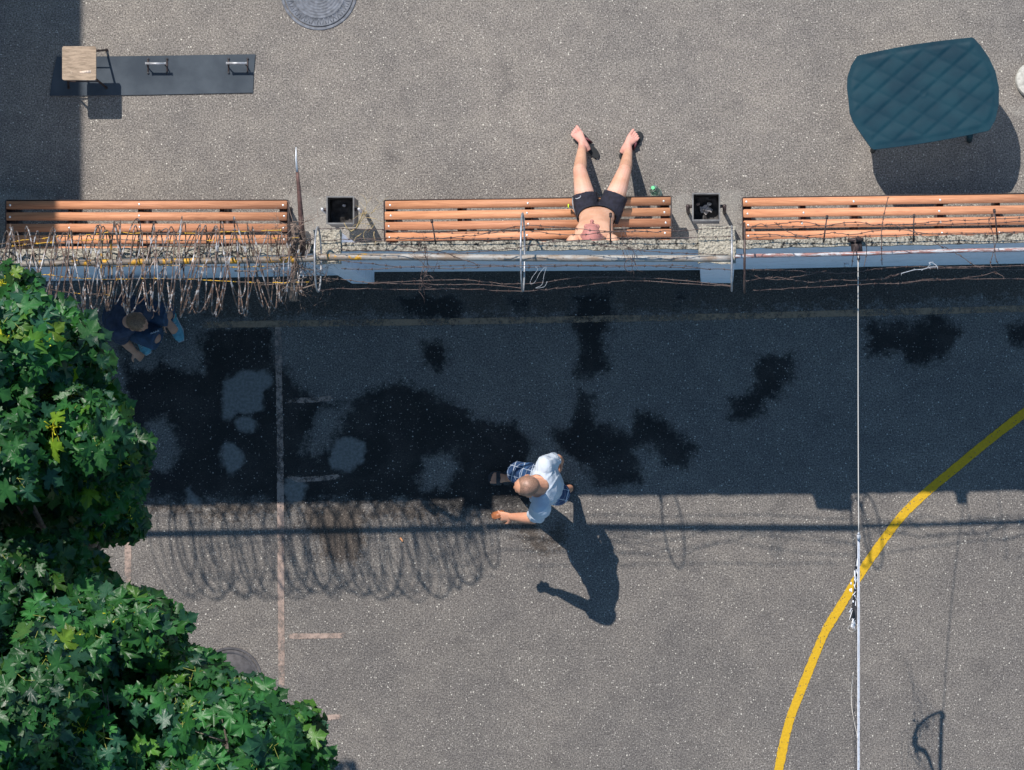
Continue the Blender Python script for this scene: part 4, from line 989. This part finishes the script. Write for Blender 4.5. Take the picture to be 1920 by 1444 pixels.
# ---- walking person
def walker():
    P0 = globals()['P']
    P = lambda x, y, h=0.0: P0(x, y, h*1.045)
    T = thing('person', 'person in pale blue T-shirt and blue plaid shorts walking and holding a brown case', 'person', P(1008, 905, 0))
    V = Vector; bm = B()
    Y = V((0, 1, 0)); X = V((1, 0, 0))
    sh = (P(1012, 950, 1.40)-P(1020, 872, 1.40)).normalized(); fw = V((-1, 0, 0))
    fwd = (fw-sh*fw.dot(sh)).normalized()
    # body core
    loft(bm, [(P(1022,908,.86), Y*.15, X*.10), (P(1022,908,.95), Y*.165, X*.115), (P(1021,908,1.08), Y*.145, X*.11), (P(1018,910,1.25), sh*.17, fwd*.12), (P(1014,911,1.38), sh*.18, fwd*.10), (P(1011,911,1.45), sh*.10, fwd*.075)], 28)
    nk = P(1010, 911, 1.43); hc = P(988, 911.5, 1.60); chain(bm, [nk+V((.02, 0, .0)), P(1000,911,1.52), hc+V((.03, 0, -.02))], [.072, .062, .058])
    hf = V((-.93, -.10, -.42)); hr, hf, hu = head_shape(bm, hc, hf, V((-.35, 0, 1)), 1.12)
    # left (south) arm reaching forward
    s1 = P(1015, 951, 1.385); e1 = P(1000, 972, 1.13); w1 = P(960, 969, .985)
    chain(bm, [s1, s1.lerp(e1, .5), e1], [.062, .058, .049]); chain(bm, [e1, e1.lerp(w1, .35), w1], [.049, .049, .033])
    hand(bm, w1, P(940, 968, .95)-w1, V((.1, -.35, .9)), -1, .75, 1.12)
    # right (north) arm swinging back
    s2 = P(1020, 873, 1.385); e2 = P(1045, 861, 1.12); w2 = P(1052, 865, .88)
    chain(bm, [s2, s2.lerp(e2, .5), e2], [.062, .053, .044]); chain(bm, [e2, e2.lerp(w2, .35), w2], [.044, .043, .028])
    hand(bm, w2, V((-.05, -.45, -.7)), V((.9, .2, .1)), 1, .55)
    # legs
    hR, kR, aR = P(1014, 894, .90), P(970, 887, .50), P(955, 896, .10)
    hL, kL, aL = P(1020, 922, .90), P(1047, 926, .50), P(1068, 916, .16)
    for h_, k_, a_ in ((hR, kR, aR), (hL, kL, aL)):
        chain(bm, [h_, h_.lerp(k_, .5), k_], [.095, .080, .058]); chain(bm, [k_, k_.lerp(a_, .35), k_.lerp(a_, .7), a_], [.056, .058, .042, .035])
    foot(bm, aR, P(962, 896.5, .028), P(925, 897, .028)); foot(bm, aL, P(1074, 916, .075), P(1045, 919.5, .028))
    me = fuse(bm, .0062, 5); finish('body', me, M_skinB, T)
    eyes(T, hc, hr, hf, hu, None)
    # cropped hair
    bm = B(); ellipsoid(bm, hc-hf*.020+hu*.030, hr*.0885, hf*.1075, hu*.097, 40, 26)
    bmesh.ops.bisect_plane(bm, geom=list(bm.verts)+list(bm.edges)+list(bm.faces), plane_co=hc+hu*.015+hf*.05, plane_no=(-hu*.75+hf*.42), clear_outer=True)
    hm = NT('cropped_hair'); nn = hm.noise(230, detail=3); hc_ = hm.mix(hm.step(nn, .35, .65), (.13, .075, .05), (.30, .17, .115))
    hc_ = hm.mix(hm.step(hm.noise(16, detail=4), .45, .7, 0, .6), hc_, (.46, .25, .18))
    hm.col(hc_).rough(.5).spec(.5); hm.bump(nn, .4, .002); obj('hair', bm, hm.m, T)
    # shirt
    bm = B()
    loft(bm, [(P(1023,908,.83), Y*.185, X*.155), (P(1023,908,.95), Y*.185, X*.150), (P(1022,909,1.10), Y*.175, X*.140), (P(1020,910,1.25), sh*.195, fwd*.142), (P(1018,911,1.36), sh*.205, fwd*.122), (P(1015,911,1.425), sh*.165, fwd*.088), (P(1013,911,1.452), sh*.105, fwd*.066)], 32)
    chain(bm, [s1+V((0, .04, .0)), s1, s1.lerp(e1, .45)], [.082, .088, .084], 18); q = s1.lerp(e1, .45); d = (e1-s1).normalized(); u = d.orthogonal().normalized(); loft(bm, [(s1, u*.085, d.cross(u)*.085), (q, u*.084, d.cross(u)*.084), (q+d*.06, u*.084, d.cross(u)*.082)], 20)
    q = s2.lerp(e2, .42); d = (e2-s2).normalized(); u = d.orthogonal().normalized(); chain(bm, [s2-V((0, .03, 0)), s2], [.077, .075], 18); loft(bm, [(s2, u*.076, d.cross(u)*.076), (q, u*.078, d.cross(u)*.078), (q+d*.06, u*.080, d.cross(u)*.078)], 20)
    me = fuse(bm, .0065, 6)
    a0, b0 = P(1020, 872, 1.4), P(1012, 950, 1.4)
    for v in me.vertices:
        c_ = v.co; f = mnoise.noise(V((c_.x*10, c_.y*16, c_.z*5)))*.007 + mnoise.noise(V((c_.x*24+c_.y*12, c_.y*9, c_.z*7)))*.006
        f += .009*(max(0, 1-abs(mnoise.noise(V((c_.x*9+c_.z*3, c_.y*7-c_.x*5, c_.z*4+7))))*5)**2)
        # folds running from the shoulder to the hem
        f += .006*math.sin(c_.y*55+c_.x*38+3*mnoise.noise(c_*5))*(1 if c_.z < 1.33 else max(0, 1-(c_.z-1.33)/.07))
        v.co += v.normal*max(f, -.005)
    # neck opening: cut away around the neck
    bm = B(); bm.from_mesh(me); nc = P(1008, 911, 1.45)
    kill = []
    for f in bm.faces:
        c_ = f.calc_center_median()-nc
        if c_.z > -.10 and ((c_.x+.01)/.082)**2+(c_.y/.098)**2 < 1: kill.append(f)
    bmesh.ops.delete(bm, geom=kill, context='FACES'); 
    ed = [e for e in bm.edges if len(e.link_faces) == 1]; vs = set(v for e in ed for v in e.verts)
    for _ in range(6):
        new = {}
        for v in vs:
            nb = [e.other_vert(v).co for e in v.link_edges if len(e.link_faces) == 1]
            if nb: new[v] = v.co*.4+sum(nb, Vector())/len(nb)*.6
        for v, c_ in new.items(): v.co = c_
    sm = NT('pale_blue_cotton'); sm.col(sm.mix(sm.step(sm.noise(8, detail=5), .3, .7), (.42, .47, .53), (.50, .545, .60))).rough(.85).spec(.2); sm.bump(sm.noise(120, detail=3), .2, .002)
    obj('t_shirt', bm, sm.m, T, auto=False)
    # shorts
    bm = B(); loft(bm, [(P(1020,908,.80), Y*.165, X*.125), (P(1021,908,.90), Y*.175, X*.135), (P(1022,908,.97), Y*.165, X*.125)], 28)
    for h_, k_ in ((hR, kR), (hL, kL)):
        d = (k_-h_).normalized(); u = d.cross(Y).normalized(); v = u.cross(d); e = h_.lerp(k_, .98)
        loft(bm, [(h_-d*.02, u*.115, v*.105), (h_.lerp(k_, .5), u*.115, v*.105), (e, u*.108, v*.102)], 24)
    me = fuse(bm, .0065, 4)
    for v in me.vertices: v.co += v.normal*(.010*mnoise.noise(v.co*13)+.004*mnoise.noise(v.co*35))
    pm = NT('blue_plaid_cloth'); ps = pm.pos(); mp = pm.mapped(ps, (1, 1, 1), (0, 0, .25)); sx = pm.n('SeparateXYZ'); pm.l(mp, sx.inputs[0])
    def lines(sock, per, wd, off=0):
        wd *= .75; return pm.math('LESS_THAN', pm.math('ABSOLUTE', pm.math('SUBTRACT', pm.math('FRACT', pm.math('ADD', pm.math('DIVIDE', sock, per), off)), .5)), wd)
    l1 = lines(sx.outputs[0], .085, .045); l2 = lines(sx.outputs[2], .11, .035); l3 = lines(sx.outputs[1], .09, .03, .3); l4 = lines(sx.outputs[0], .17, .22, .2)
    c = pm.mix(l4, (.012, .042, .115), (.03, .085, .20)); c = pm.mix(pm.math('MAXIMUM', l1, pm.math('MAXIMUM', l2, l3)), c, (.46, .52, .60))
    pm.col(c).rough(.8); pm.bump(pm.noise(90), .2, .002); finish('shorts', me, pm.m, T)
    # sandals
    for he, to, lab in ((P(966, 896.5, .0), P(921, 897, .0), 1), (P(1077, 916, .045), P(1043, 919.5, .0), 0)):
        d = (to-he).normalized(); r = Vector((-d.y, d.x, 0)).normalized(); L = (to-he).length+.01; rows = []; bm = B(); u = r.cross(d) if r.cross(d).z > 0 else -r.cross(d)
        loft(bm, [(he+d*L*x+u*.012, r*wd, u*.013) for x, wd in ((-.05, .02), (.03, .040), (.3, .050), (.55, .055), (.8, .066), (.97, .054), (1.06, .025))], 20)
        o = obj('sandal', bm, M_net, T)
        bm = B()
        for x in (.30, .40, .60, .68):
            cc = he+d*L*x; tube(bm, [cc+r*.052+u*.015, cc+r*.042+u*.055, cc+u*.080, cc-r*.042+u*.055, cc-r*.052+u*.015], .014, 8)
        obj('strap', bm, M_net, o)
    bm = B(); c = P(934, 965, .945); rot = (Matrix.Rotation(.25, 3, 'Z') @ Matrix.Rotation(-.5, 3, 'X')); box(bm, c, .115, .07, .028, rot=rot)
    br = simple('brown_leather', (.30, .105, .04), .5, 0, .3, 30); o = obj('leather_case', bm, br, bevel=.012, loc=c); props(o, 'brown leather case held in the outstretched hand of the walking person', 'case')
walker()

# ---- crouching person
def croucher():
    T = thing('person', 'crouching person in dark navy clothes and light blue shoes below the razor wire', 'person', P(270, 615, 0))
    V = Vector; bm = B(); f = V((.80, -.45, 0)).normalized(); r = V((f.y, -f.x, 0)); r = V((-.49, -.87, 0)).normalized()   # r: towards the viewer's lower left
    hip = P(224, 588, .36); che = P(232, 600, .66); nk = P(242, 603, .80); hc = P(257, 604, .90)
    s = (P(224, 622, .7)-P(248, 583, .7)).normalized()
    loft(bm, [(hip-V((0, 0, .08)), s*.13, f*.10), (hip, s*.165, f*.125), (hip.lerp(che, .5), s*.15, f*.115), (che, s*.18, f*.115), (nk-V((0, 0, .04)), s*.13, f*.08)], 28)
    chain(bm, [nk, hc-f*.02-V((0, 0, .03))], [.06, .055])
    hr, hf, hu = head_shape(bm, hc, V((.75, -.42, -.55)), V((.3, -.1, 1)))
    sA = P(222, 621, .72); eA = P(234, 641, .42); wA = P(252, 660, .20); chain(bm, [sA, sA.lerp(eA, .5), eA], [.058, .050, .042]); chain(bm, [eA, eA.lerp(wA, .4), wA], [.042, .040, .028]); hand(bm, wA, P(272, 676, .07)-wA, V((.1, 0, 1)), 1, .45)
    sB = P(252, 585, .72); eB = P(288, 590, .50); wB = P(312, 600, .50); chain(bm, [sB, sB.lerp(eB, .5), eB], [.058, .050, .042]); chain(bm, [eB, eB.lerp(wB, .4), wB], [.042, .040, .028]); hand(bm, wB, V((.5, -.7, -.25)), V((0, 0, 1)), 1, .6)
    legs = ((hip+s*.09, P(290, 633, .48), P(270, 641, .10), P(262, 632, .02), P(276, 658, .02)), (hip-s*.09, P(312, 590, .50), P(322, 592, .11), P(318, 584, .02), P(338, 634, .02)))
    for h_, k_, a_, he, to in legs:
        chain(bm, [h_, h_.lerp(k_, .5), k_], [.090, .078, .056]); chain(bm, [k_, k_.lerp(a_, .35), a_], [.055, .054, .036])
    me = fuse(bm, .007, 5); finish('body', me, M_skinC, T); eyes(T, hc, hr, hf, hu, None)
    bm = B(); ellipsoid(bm, hc-hf*.022+hu*.030, hr*.0795, hf*.094, hu*.087, 40, 26)
    bmesh.ops.bisect_plane(bm, geom=list(bm.verts)+list(bm.edges)+list(bm.faces), plane_co=hc+hu*.01+hf*.045, plane_no=(-hu*.75+hf*.5), clear_outer=True)
    for v in bm.verts: v.co += mnoise.noise_vector(v.co*50)*.005
    obj('hair', bm, simple('light_brown_hair', (.16, .085, .045), .55, 0, .5, 120, .6), T)
    navy = simple('navy_jersey', (.020, .028, .055), .8, 0, .3, 20, .3)
    bm = B(); loft(bm, [(hip+V((0, 0, .0)), s*.185, f*.14), (hip.lerp(che, .5), s*.175, f*.135), (che, s*.205, f*.135), (nk-V((0, 0, .05)), s*.15, f*.10), (nk-V((0, 0, .01)), s*.09, f*.07)], 28)
    for a_, b_ in ((sA, eA), (sB, eB)):
        d = (b_-a_).normalized(); u = d.orthogonal().normalized(); chain(bm, [a_, a_+d*.02], [.075, .075]); loft(bm, [(a_, u*.074, d.cross(u)*.074), (a_+d*.17, u*.076, d.cross(u)*.076)], 18)
    me = fuse(bm, .0075, 5)
    for v in me.vertices: v.co += v.normal*(.010*mnoise.noise(v.co*11)+.005*mnoise.noise(v.co*30))
    finish('t_shirt', me, navy, T)
    bm = B(); loft(bm, [(hip-V((0, 0, .10)), s*.15, f*.12), (hip+V((0, 0, .04)), s*.175, f*.135)], 24)
    for h_, k_, *_ in legs:
        d = (k_-h_).normalized(); u = d.cross(V((0, 0, 1))).normalized(); v = u.cross(d); e = h_.lerp(k_, 1.08)
        loft(bm, [(h_, u*.105, v*.10), (h_.lerp(k_, .5), u*.105, v*.098), (e, u*.105, v*.095)], 24)
    me = fuse(bm, .0075, 5)
    for v in me.vertices: v.co += v.normal*(.009*mnoise.noise(v.co*12))
    tr = bvh(me); so_ = finish('shorts', me, simple('navy_shorts_cloth', (.022, .045, .085), .8, 0, .3, 20, .3), T)
    # white block lettering on the shorts, unreadable in the photograph
    def on(x, y):
        g = P(x, y, .5); ca = Vector((0, 0, H)); d = (g-ca).normalized(); hit = tr.ray_cast(ca, d); return (hit[0]-d*.004) if hit[0] else g
    bm = B()
    for (x, y) in ((284, 625), (288, 623.5), (292, 622), (296, 620.5)):
        tube(bm, [on(x-1.6, y+1.5), on(x, y-1), on(x+1.6, y+.6)], .006, 5)
    obj('white_print', bm, M_white, so_)
    sm = simple('light_blue_shoe', (.10, .27, .33), .7, 0, .2, 30); sm2 = simple('teal_sock', (.06, .28, .32), .8, 0, .3, 40)
    for k, (h_, k_, a_, he, to) in enumerate(legs):
        d = (to-he).normalized(); rr = V((-d.y, d.x, 0)); L = (to-he).length+.03; u = V((0, 0, 1)); bm = B()
        loft(bm, [(he-d*.02+u*.05, rr*.028, u*.045), (he+d*L*.2+u*.055, rr*.041, u*.055), (he+d*L*.45+u*.048, rr*.045, u*.048), (he+d*L*.7+u*.036, rr*.052, u*.036), (he+d*L*.9+u*.030, rr*.044, u*.028), (he+d*L+u*.026, rr*.022, u*.018)], 24)
        me = fuse(bm, .006, 3); shoe = finish('shoe', me, sm, T)
        bm = B(); loft(bm, [(he-d*.025+u*.010, rr*.030, u*.010), (he+d*L*.3+u*.010, rr*.045, u*.011), (he+d*L*.7+u*.010, rr*.056, u*.011), (he+d*(L+.005)+u*.010, rr*.026, u*.010)], 20); obj('sole', bm, M_white, shoe)
        bm = B()
        for j in range(4): cc = he+d*L*(.40+.09*j)+u*(.10-.011*j); tube(bm, [cc-rr*.026, cc+u*.002, cc+rr*.026], .004, 5)
        obj('laces', bm, M_white, shoe)
        bm = B(); tube(bm, [a_-V((0, 0, .03)), a_.lerp(k_, .18), a_.lerp(k_, .30)], [.040, .043, .047], 14); obj('sock', bm, sm2, T)
croucher()

# ------------------------------------------------------------------ maple trees
def leaf_template():
    half = [(0, 0), (.16, -.10), (.40, -.16), (.36, -.02), (.30, .06), (.52, .10), (.66, .26), (.80, .30), (.70, .42), (.74, .56), (.52, .50), (.40, .44), (.30, .46), (.32, .62), (.42, .72), (.28, .78), (.20, .88), (.09, .94), (0, 1.12)]
    out = half+[(-x, y) for x, y in half[-2:0:-1]]
    pts = [(0, .32)]+out; v = np.array([(x, y, 0) for x, y in pts], float); v[:, 1] -= .0
    r = np.hypot(v[:, 0], v[:, 1]-.32); v[:, 2] = -.30*r**2+.20*np.abs(v[:, 0])+.05*np.sin(np.arctan2(v[:, 0], v[:, 1]-.32)*7)*r*2
    tips = [7, 18]; n = len(out); tri = np.array([(0, 1+i, 1+(i+1) % n) for i in range(n)])
    return v, tri
LV, LT = leaf_template()
def leaf_mat():
    t = NT('maple_leaf'); col = t.attrc('tint'); n = t.noise(25, detail=4)
    c = t.mix(1.0, col, t.mix(t.step(n, .3, .7), (.8, .82, .85), (1.15, 1.12, 1.05)), 'MULTIPLY')
    t.col(c).rough(t.step(n, .3, .7, .32, .46)).spec(.34)
    tl = t.n('BsdfTranslucent'); t.l(t.mix(1.0, c, (1.3, 1.5, .5), 'MULTIPLY'), tl.inputs[0]); mx = t.n('MixShader'); mx.inputs[0].default_value = .36
    t.l(t.b.outputs[0], mx.inputs[1]); t.l(tl.outputs[0], mx.inputs[2]); t.l(mx.outputs[0], t.out.inputs[0])
    t.bump(t.noise(60, detail=3), .5, .004); return t.m
M_leaf = leaf_mat()
M_pet = NT('leaf_stalks'); M_pet.col(M_pet.attrc('tint')).rough(.6); M_pet = M_pet.m
M_bark = simple('maple_bark', (.12, .095, .075), .9, 0, .4, 15, .8, bdist=.01)
GAPS = [(275,1305,62,42), (80,965,100,26), (60,720,48,30), (170,720,34,30), (120,1260,40,26), (330,1400,46,30), (195,930,40,26), (60,1385,34,24), (200,1170,34,26), (120,1130,38,24), (400,1330,36,26), (215,810,30,26), (100,860,40,28), (150,640,30,22), (480,1380,34,24)]
def tree(label, poly, hfun, nclump, trunk_px, seed, yellow):
    r = np.random.default_rng(seed); rd = random.Random(seed)
    base = P(*trunk_px); T = thing('maple_tree', label, 'maple tree', base, 'maple trees at the lower left')
    pa = np.array(poly, float); lo = pa.min(0); hi = pa.max(0); cl = []
    tries = 0
    while len(cl) < nclump and tries < 40000:
        tries += 1; x, y = r.uniform(lo[0], hi[0]), r.uniform(lo[1], hi[1]); sd = float(sdist(np.array([x]), np.array([y]), poly)[0])
        if sd < 30 or any(((x-g[0])/g[2])**2+((y-g[1])/g[3])**2 < 1 for g in GAPS): continue
        h = max(hfun(x, y, sd)+r.normal(0, .34), (1590-y)/151)-(1.7 if seed == 4 and y > 880 else 0); c = P(x, y, h); rad = min(.34, max(.13, (sd-8)/250))*r.uniform(.85, 1.1)
        if any((c-q).length < .66*(rad+q_r) for q, q_r in cl): continue
        cl.append((c, rad))
    # leaves
    Vs = []; Cs = []; pets = B(); pl = pets.verts.layers.float_color.new('tint'); petn = 0
    up = Vector((0, 0, 1)); sunv = (-SD).normalized()
    for c, rad in cl:
        ns = int(7+rad*46); pal = r.uniform(.65, 1.3)
        for k in range(ns):
            # shoot direction: upper dome and flanks
            z = r.uniform(-.45, 1); a = r.uniform(0, 2*math.pi); q = math.sqrt(max(0, 1-z*z)); d = Vector((q*math.cos(a), q*math.sin(a), z))
            ax = (d*.55+up*.65+Vector(r.normal(0, .18, 3))).normalized(); p = c+d*rad*r.uniform(.72, 1.05)
            young = z > .3 and r.random() < yellow
            u = ax.orthogonal().normalized(); v = ax.cross(u); nl = int(r.integers(6, 10)); a0 = r.uniform(0, 6.28)
            for j in range(nl):
                an = a0+j*2.4+r.normal(0, .2); el = r.uniform(-.2, .45)+(.35 if j > 5 else 0)
                out = (u*math.cos(an)+v*math.sin(an))*math.cos(el)+ax*math.sin(el)
                L = r.uniform(.04, .10); size = r.uniform(.075, .165)*(.62 if j > 6 else 1)
                st = p+ax*(.02*j/3-.02); at = st+out*L
                tip = (out-up*r.uniform(.05, .95)).normalized(); nn = (ax+sunv*.30+Vector(r.normal(0, .34, 3))); nn = (nn-tip*nn.dot(tip)).normalized(); sd_ = tip.cross(nn)
                Mx = np.array([sd_*size*r.uniform(.85, 1.0), tip*size, nn*size*r.uniform(.1, 2.6)]); Vs.append(LV @ Mx+np.array(at))
                g = r.uniform(.7, 1.3)*pal
                base_ = np.array((.024, .100, .023))*g
                if r.random() < .25: base_ = np.array((.018, .066, .034))*g
                if young and j > 4: base_ = np.array((.12, .22, .02))*r.uniform(.6, 1.1)
                elif r.random() < .06: base_ = np.array((.055, .14, .02))*g
                Cs.append(base_)
                if (young or r.random() < .22) and z > -.1:
                    rp = .0022; cc = (.42, .40, .02, 1) if young else (.20, .22, .035, 1); n0 = len(pets.verts); tube(pets, [st, st.lerp(at, .5)+up*.006, at+tip*size*.1], rp, 4, cap=False)
                    pets.verts.ensure_lookup_table()
                    for q_ in range(n0, len(pets.verts)): pets.verts[q_][pl] = cc
            if young:   # seed clusters
                for j in range(10):
                    n0 = len(pets.verts); e = p+ax*.03+Vector(r.normal(0, .035, 3)); tube(pets, [p, e, e+Vector(r.normal(0, .015, 3))], [.002, .0028, .006], 4, cap=False); pets.verts.ensure_lookup_table()
                    for q_ in range(n0, len(pets.verts)): pets.verts[q_][pl] = (.50, .50, .02, 1)
    nL = len(Vs); nv = len(LV); V_ = np.concatenate(Vs).astype(np.float32); tri = (LT[None]+np.arange(nL)[:, None, None]*nv).reshape(-1, 3).astype(np.int32)
    me = bpy.data.meshes.new('crown'); me.vertices.add(len(V_)); me.vertices.foreach_set('co', V_.ravel()); me.loops.add(tri.size); me.loops.foreach_set('vertex_index', tri.ravel())
    me.polygons.add(len(tri)); me.polygons.foreach_set('loop_start', np.arange(0, tri.size, 3, dtype=np.int32)); me.polygons.foreach_set('loop_total', np.full(len(tri), 3, np.int32)); me.update()
    C = np.ones((nL, nv, 4), np.float32); C[:, :, :3] = np.array(Cs)[:, None, :]; C[:, 0, :3] *= 1.35; tint_attr(me, C.reshape(-1, 4))
    crown = finish('crown', me, M_leaf, T)
    obj('leaf_stalks', pets, M_pet, crown)
    # trunk and limbs
    hs = [q.z for q, _ in cl]; top = Vector((np.mean([q.x for q, _ in cl])*.6+base.x*.4, np.mean([q.y for q, _ in cl])*.6+base.y*.4, min(hs)-.7))
    bm = B(); tp = [base-Vector((0, 0, .1)), base.lerp(top, .25)+Vector((.05, .0, .1)), base.lerp(top, .6)+Vector((-.04, .05, .1)), top]
    tube(bm, tp, [.20, .155, .135, .11], 14); obj('trunk', bm, M_bark, T)
    bm = B(); forks = [top+Vector((r.uniform(-.4, .4), r.uniform(-.4, .4), .35)) for _ in range(5)]
    for f in forks: tube(bm, [top-Vector((0, 0, .05)), top.lerp(f, .5)+Vector((0, 0, .03)), f], [.09, .07, .055], 8)
    for q, rad in cl:
        f = min(forks, key=lambda a: (a-q).length); m = f.lerp(q, .5)-Vector((0, 0, .12*(f-q).length)); tube(bm, [f, m, q], [.04, .025, .010], 6)
        for k in range(5):
            e = q+Vector(r.normal(0, 1, 3)).normalized()*rad*.85; tube(bm, [q, q.lerp(e, .5)-Vector((0, 0, .02)), e], [.010, .006, .003], 4)
    obj('limbs', bm, M_bark, T)
    print('TREE', nL, len(cl))
UP = [(-190, 502), (0, 518), (33, 524), (75, 577), (133, 602), (153, 624), (169, 646), (181, 672), (215, 706), (223, 735), (209, 770), (245, 820), (253, 880), (252, 925), (244, 985), (216, 1000), (154, 1005), (46, 1000), (-190, 1000)]
LO = [(-190, 1005), (0, 1012), (72, 1020), (142, 1032), (178, 1075), (220, 1112), (244, 1130), (282, 1098), (332, 1132), (332, 1195), (322, 1225), (354, 1212), (387, 1235), (422, 1272), (452, 1296), (492, 1282), (534, 1335), (574, 1335), (604, 1378), (600, 1460), (622, 1560), (-190, 1560)]
tree('maple with dark green crown and yellow seed clusters reaching up to the wall', UP, lambda x, y, sd: 6.5+.5*min(1, sd/110)-.0*max(0, (y-900)/90), 72, (120, 1640), 4, .16)
tree('maple with bright glossy green crown spreading over the lower left corner', LO, lambda x, y, sd: 6.3+1.1*min(1, sd/220), 120, (330, 1800), 8, .07)

# ------------------------------------------------------------------ building beyond the left edge (casts the long straight shade)
hb = 6.5; xr = P(155-73*hb, 0).x; y0, y1 = P(0, -1700).y, P(0, 880).y
bd = thing('yard_building', 'plain rendered building beyond the left edge whose shade falls on the stool', 'building', (xr-3, (y0+y1)/2, 0))
bm = B(); box(bm, (xr-3.1, (y0+y1)/2, (hb-.15)/2), 6, y0-y1-.2, hb-.15); obj('wall', bm, simple('cream_render', (.5, .47, .41), .85, 0, .1, 3), bd, smooth=False)
bm = B(); box(bm, (xr-3.1, (y0+y1)/2, hb-.075), 6.2, y0-y1, .149); obj('roof', bm, M_conc, bd, smooth=False)
gl = simple('window_glass', (.04, .05, .06), .1, 0, .1, 2, 0)
for fl in (1.0, 3.9):
    y = y1+1.2
    while y < y0-1.5:
        bm = B(); box(bm, (xr-.09, y, fl+.75), .06, 1.1, 1.5); w_ = obj('window', bm, M_tape, bd, bevel=.006)
        bm = B(); box(bm, (xr-.055, y, fl+.75), .012, .95, 1.35); obj('pane', bm, gl, w_); y += 2.6
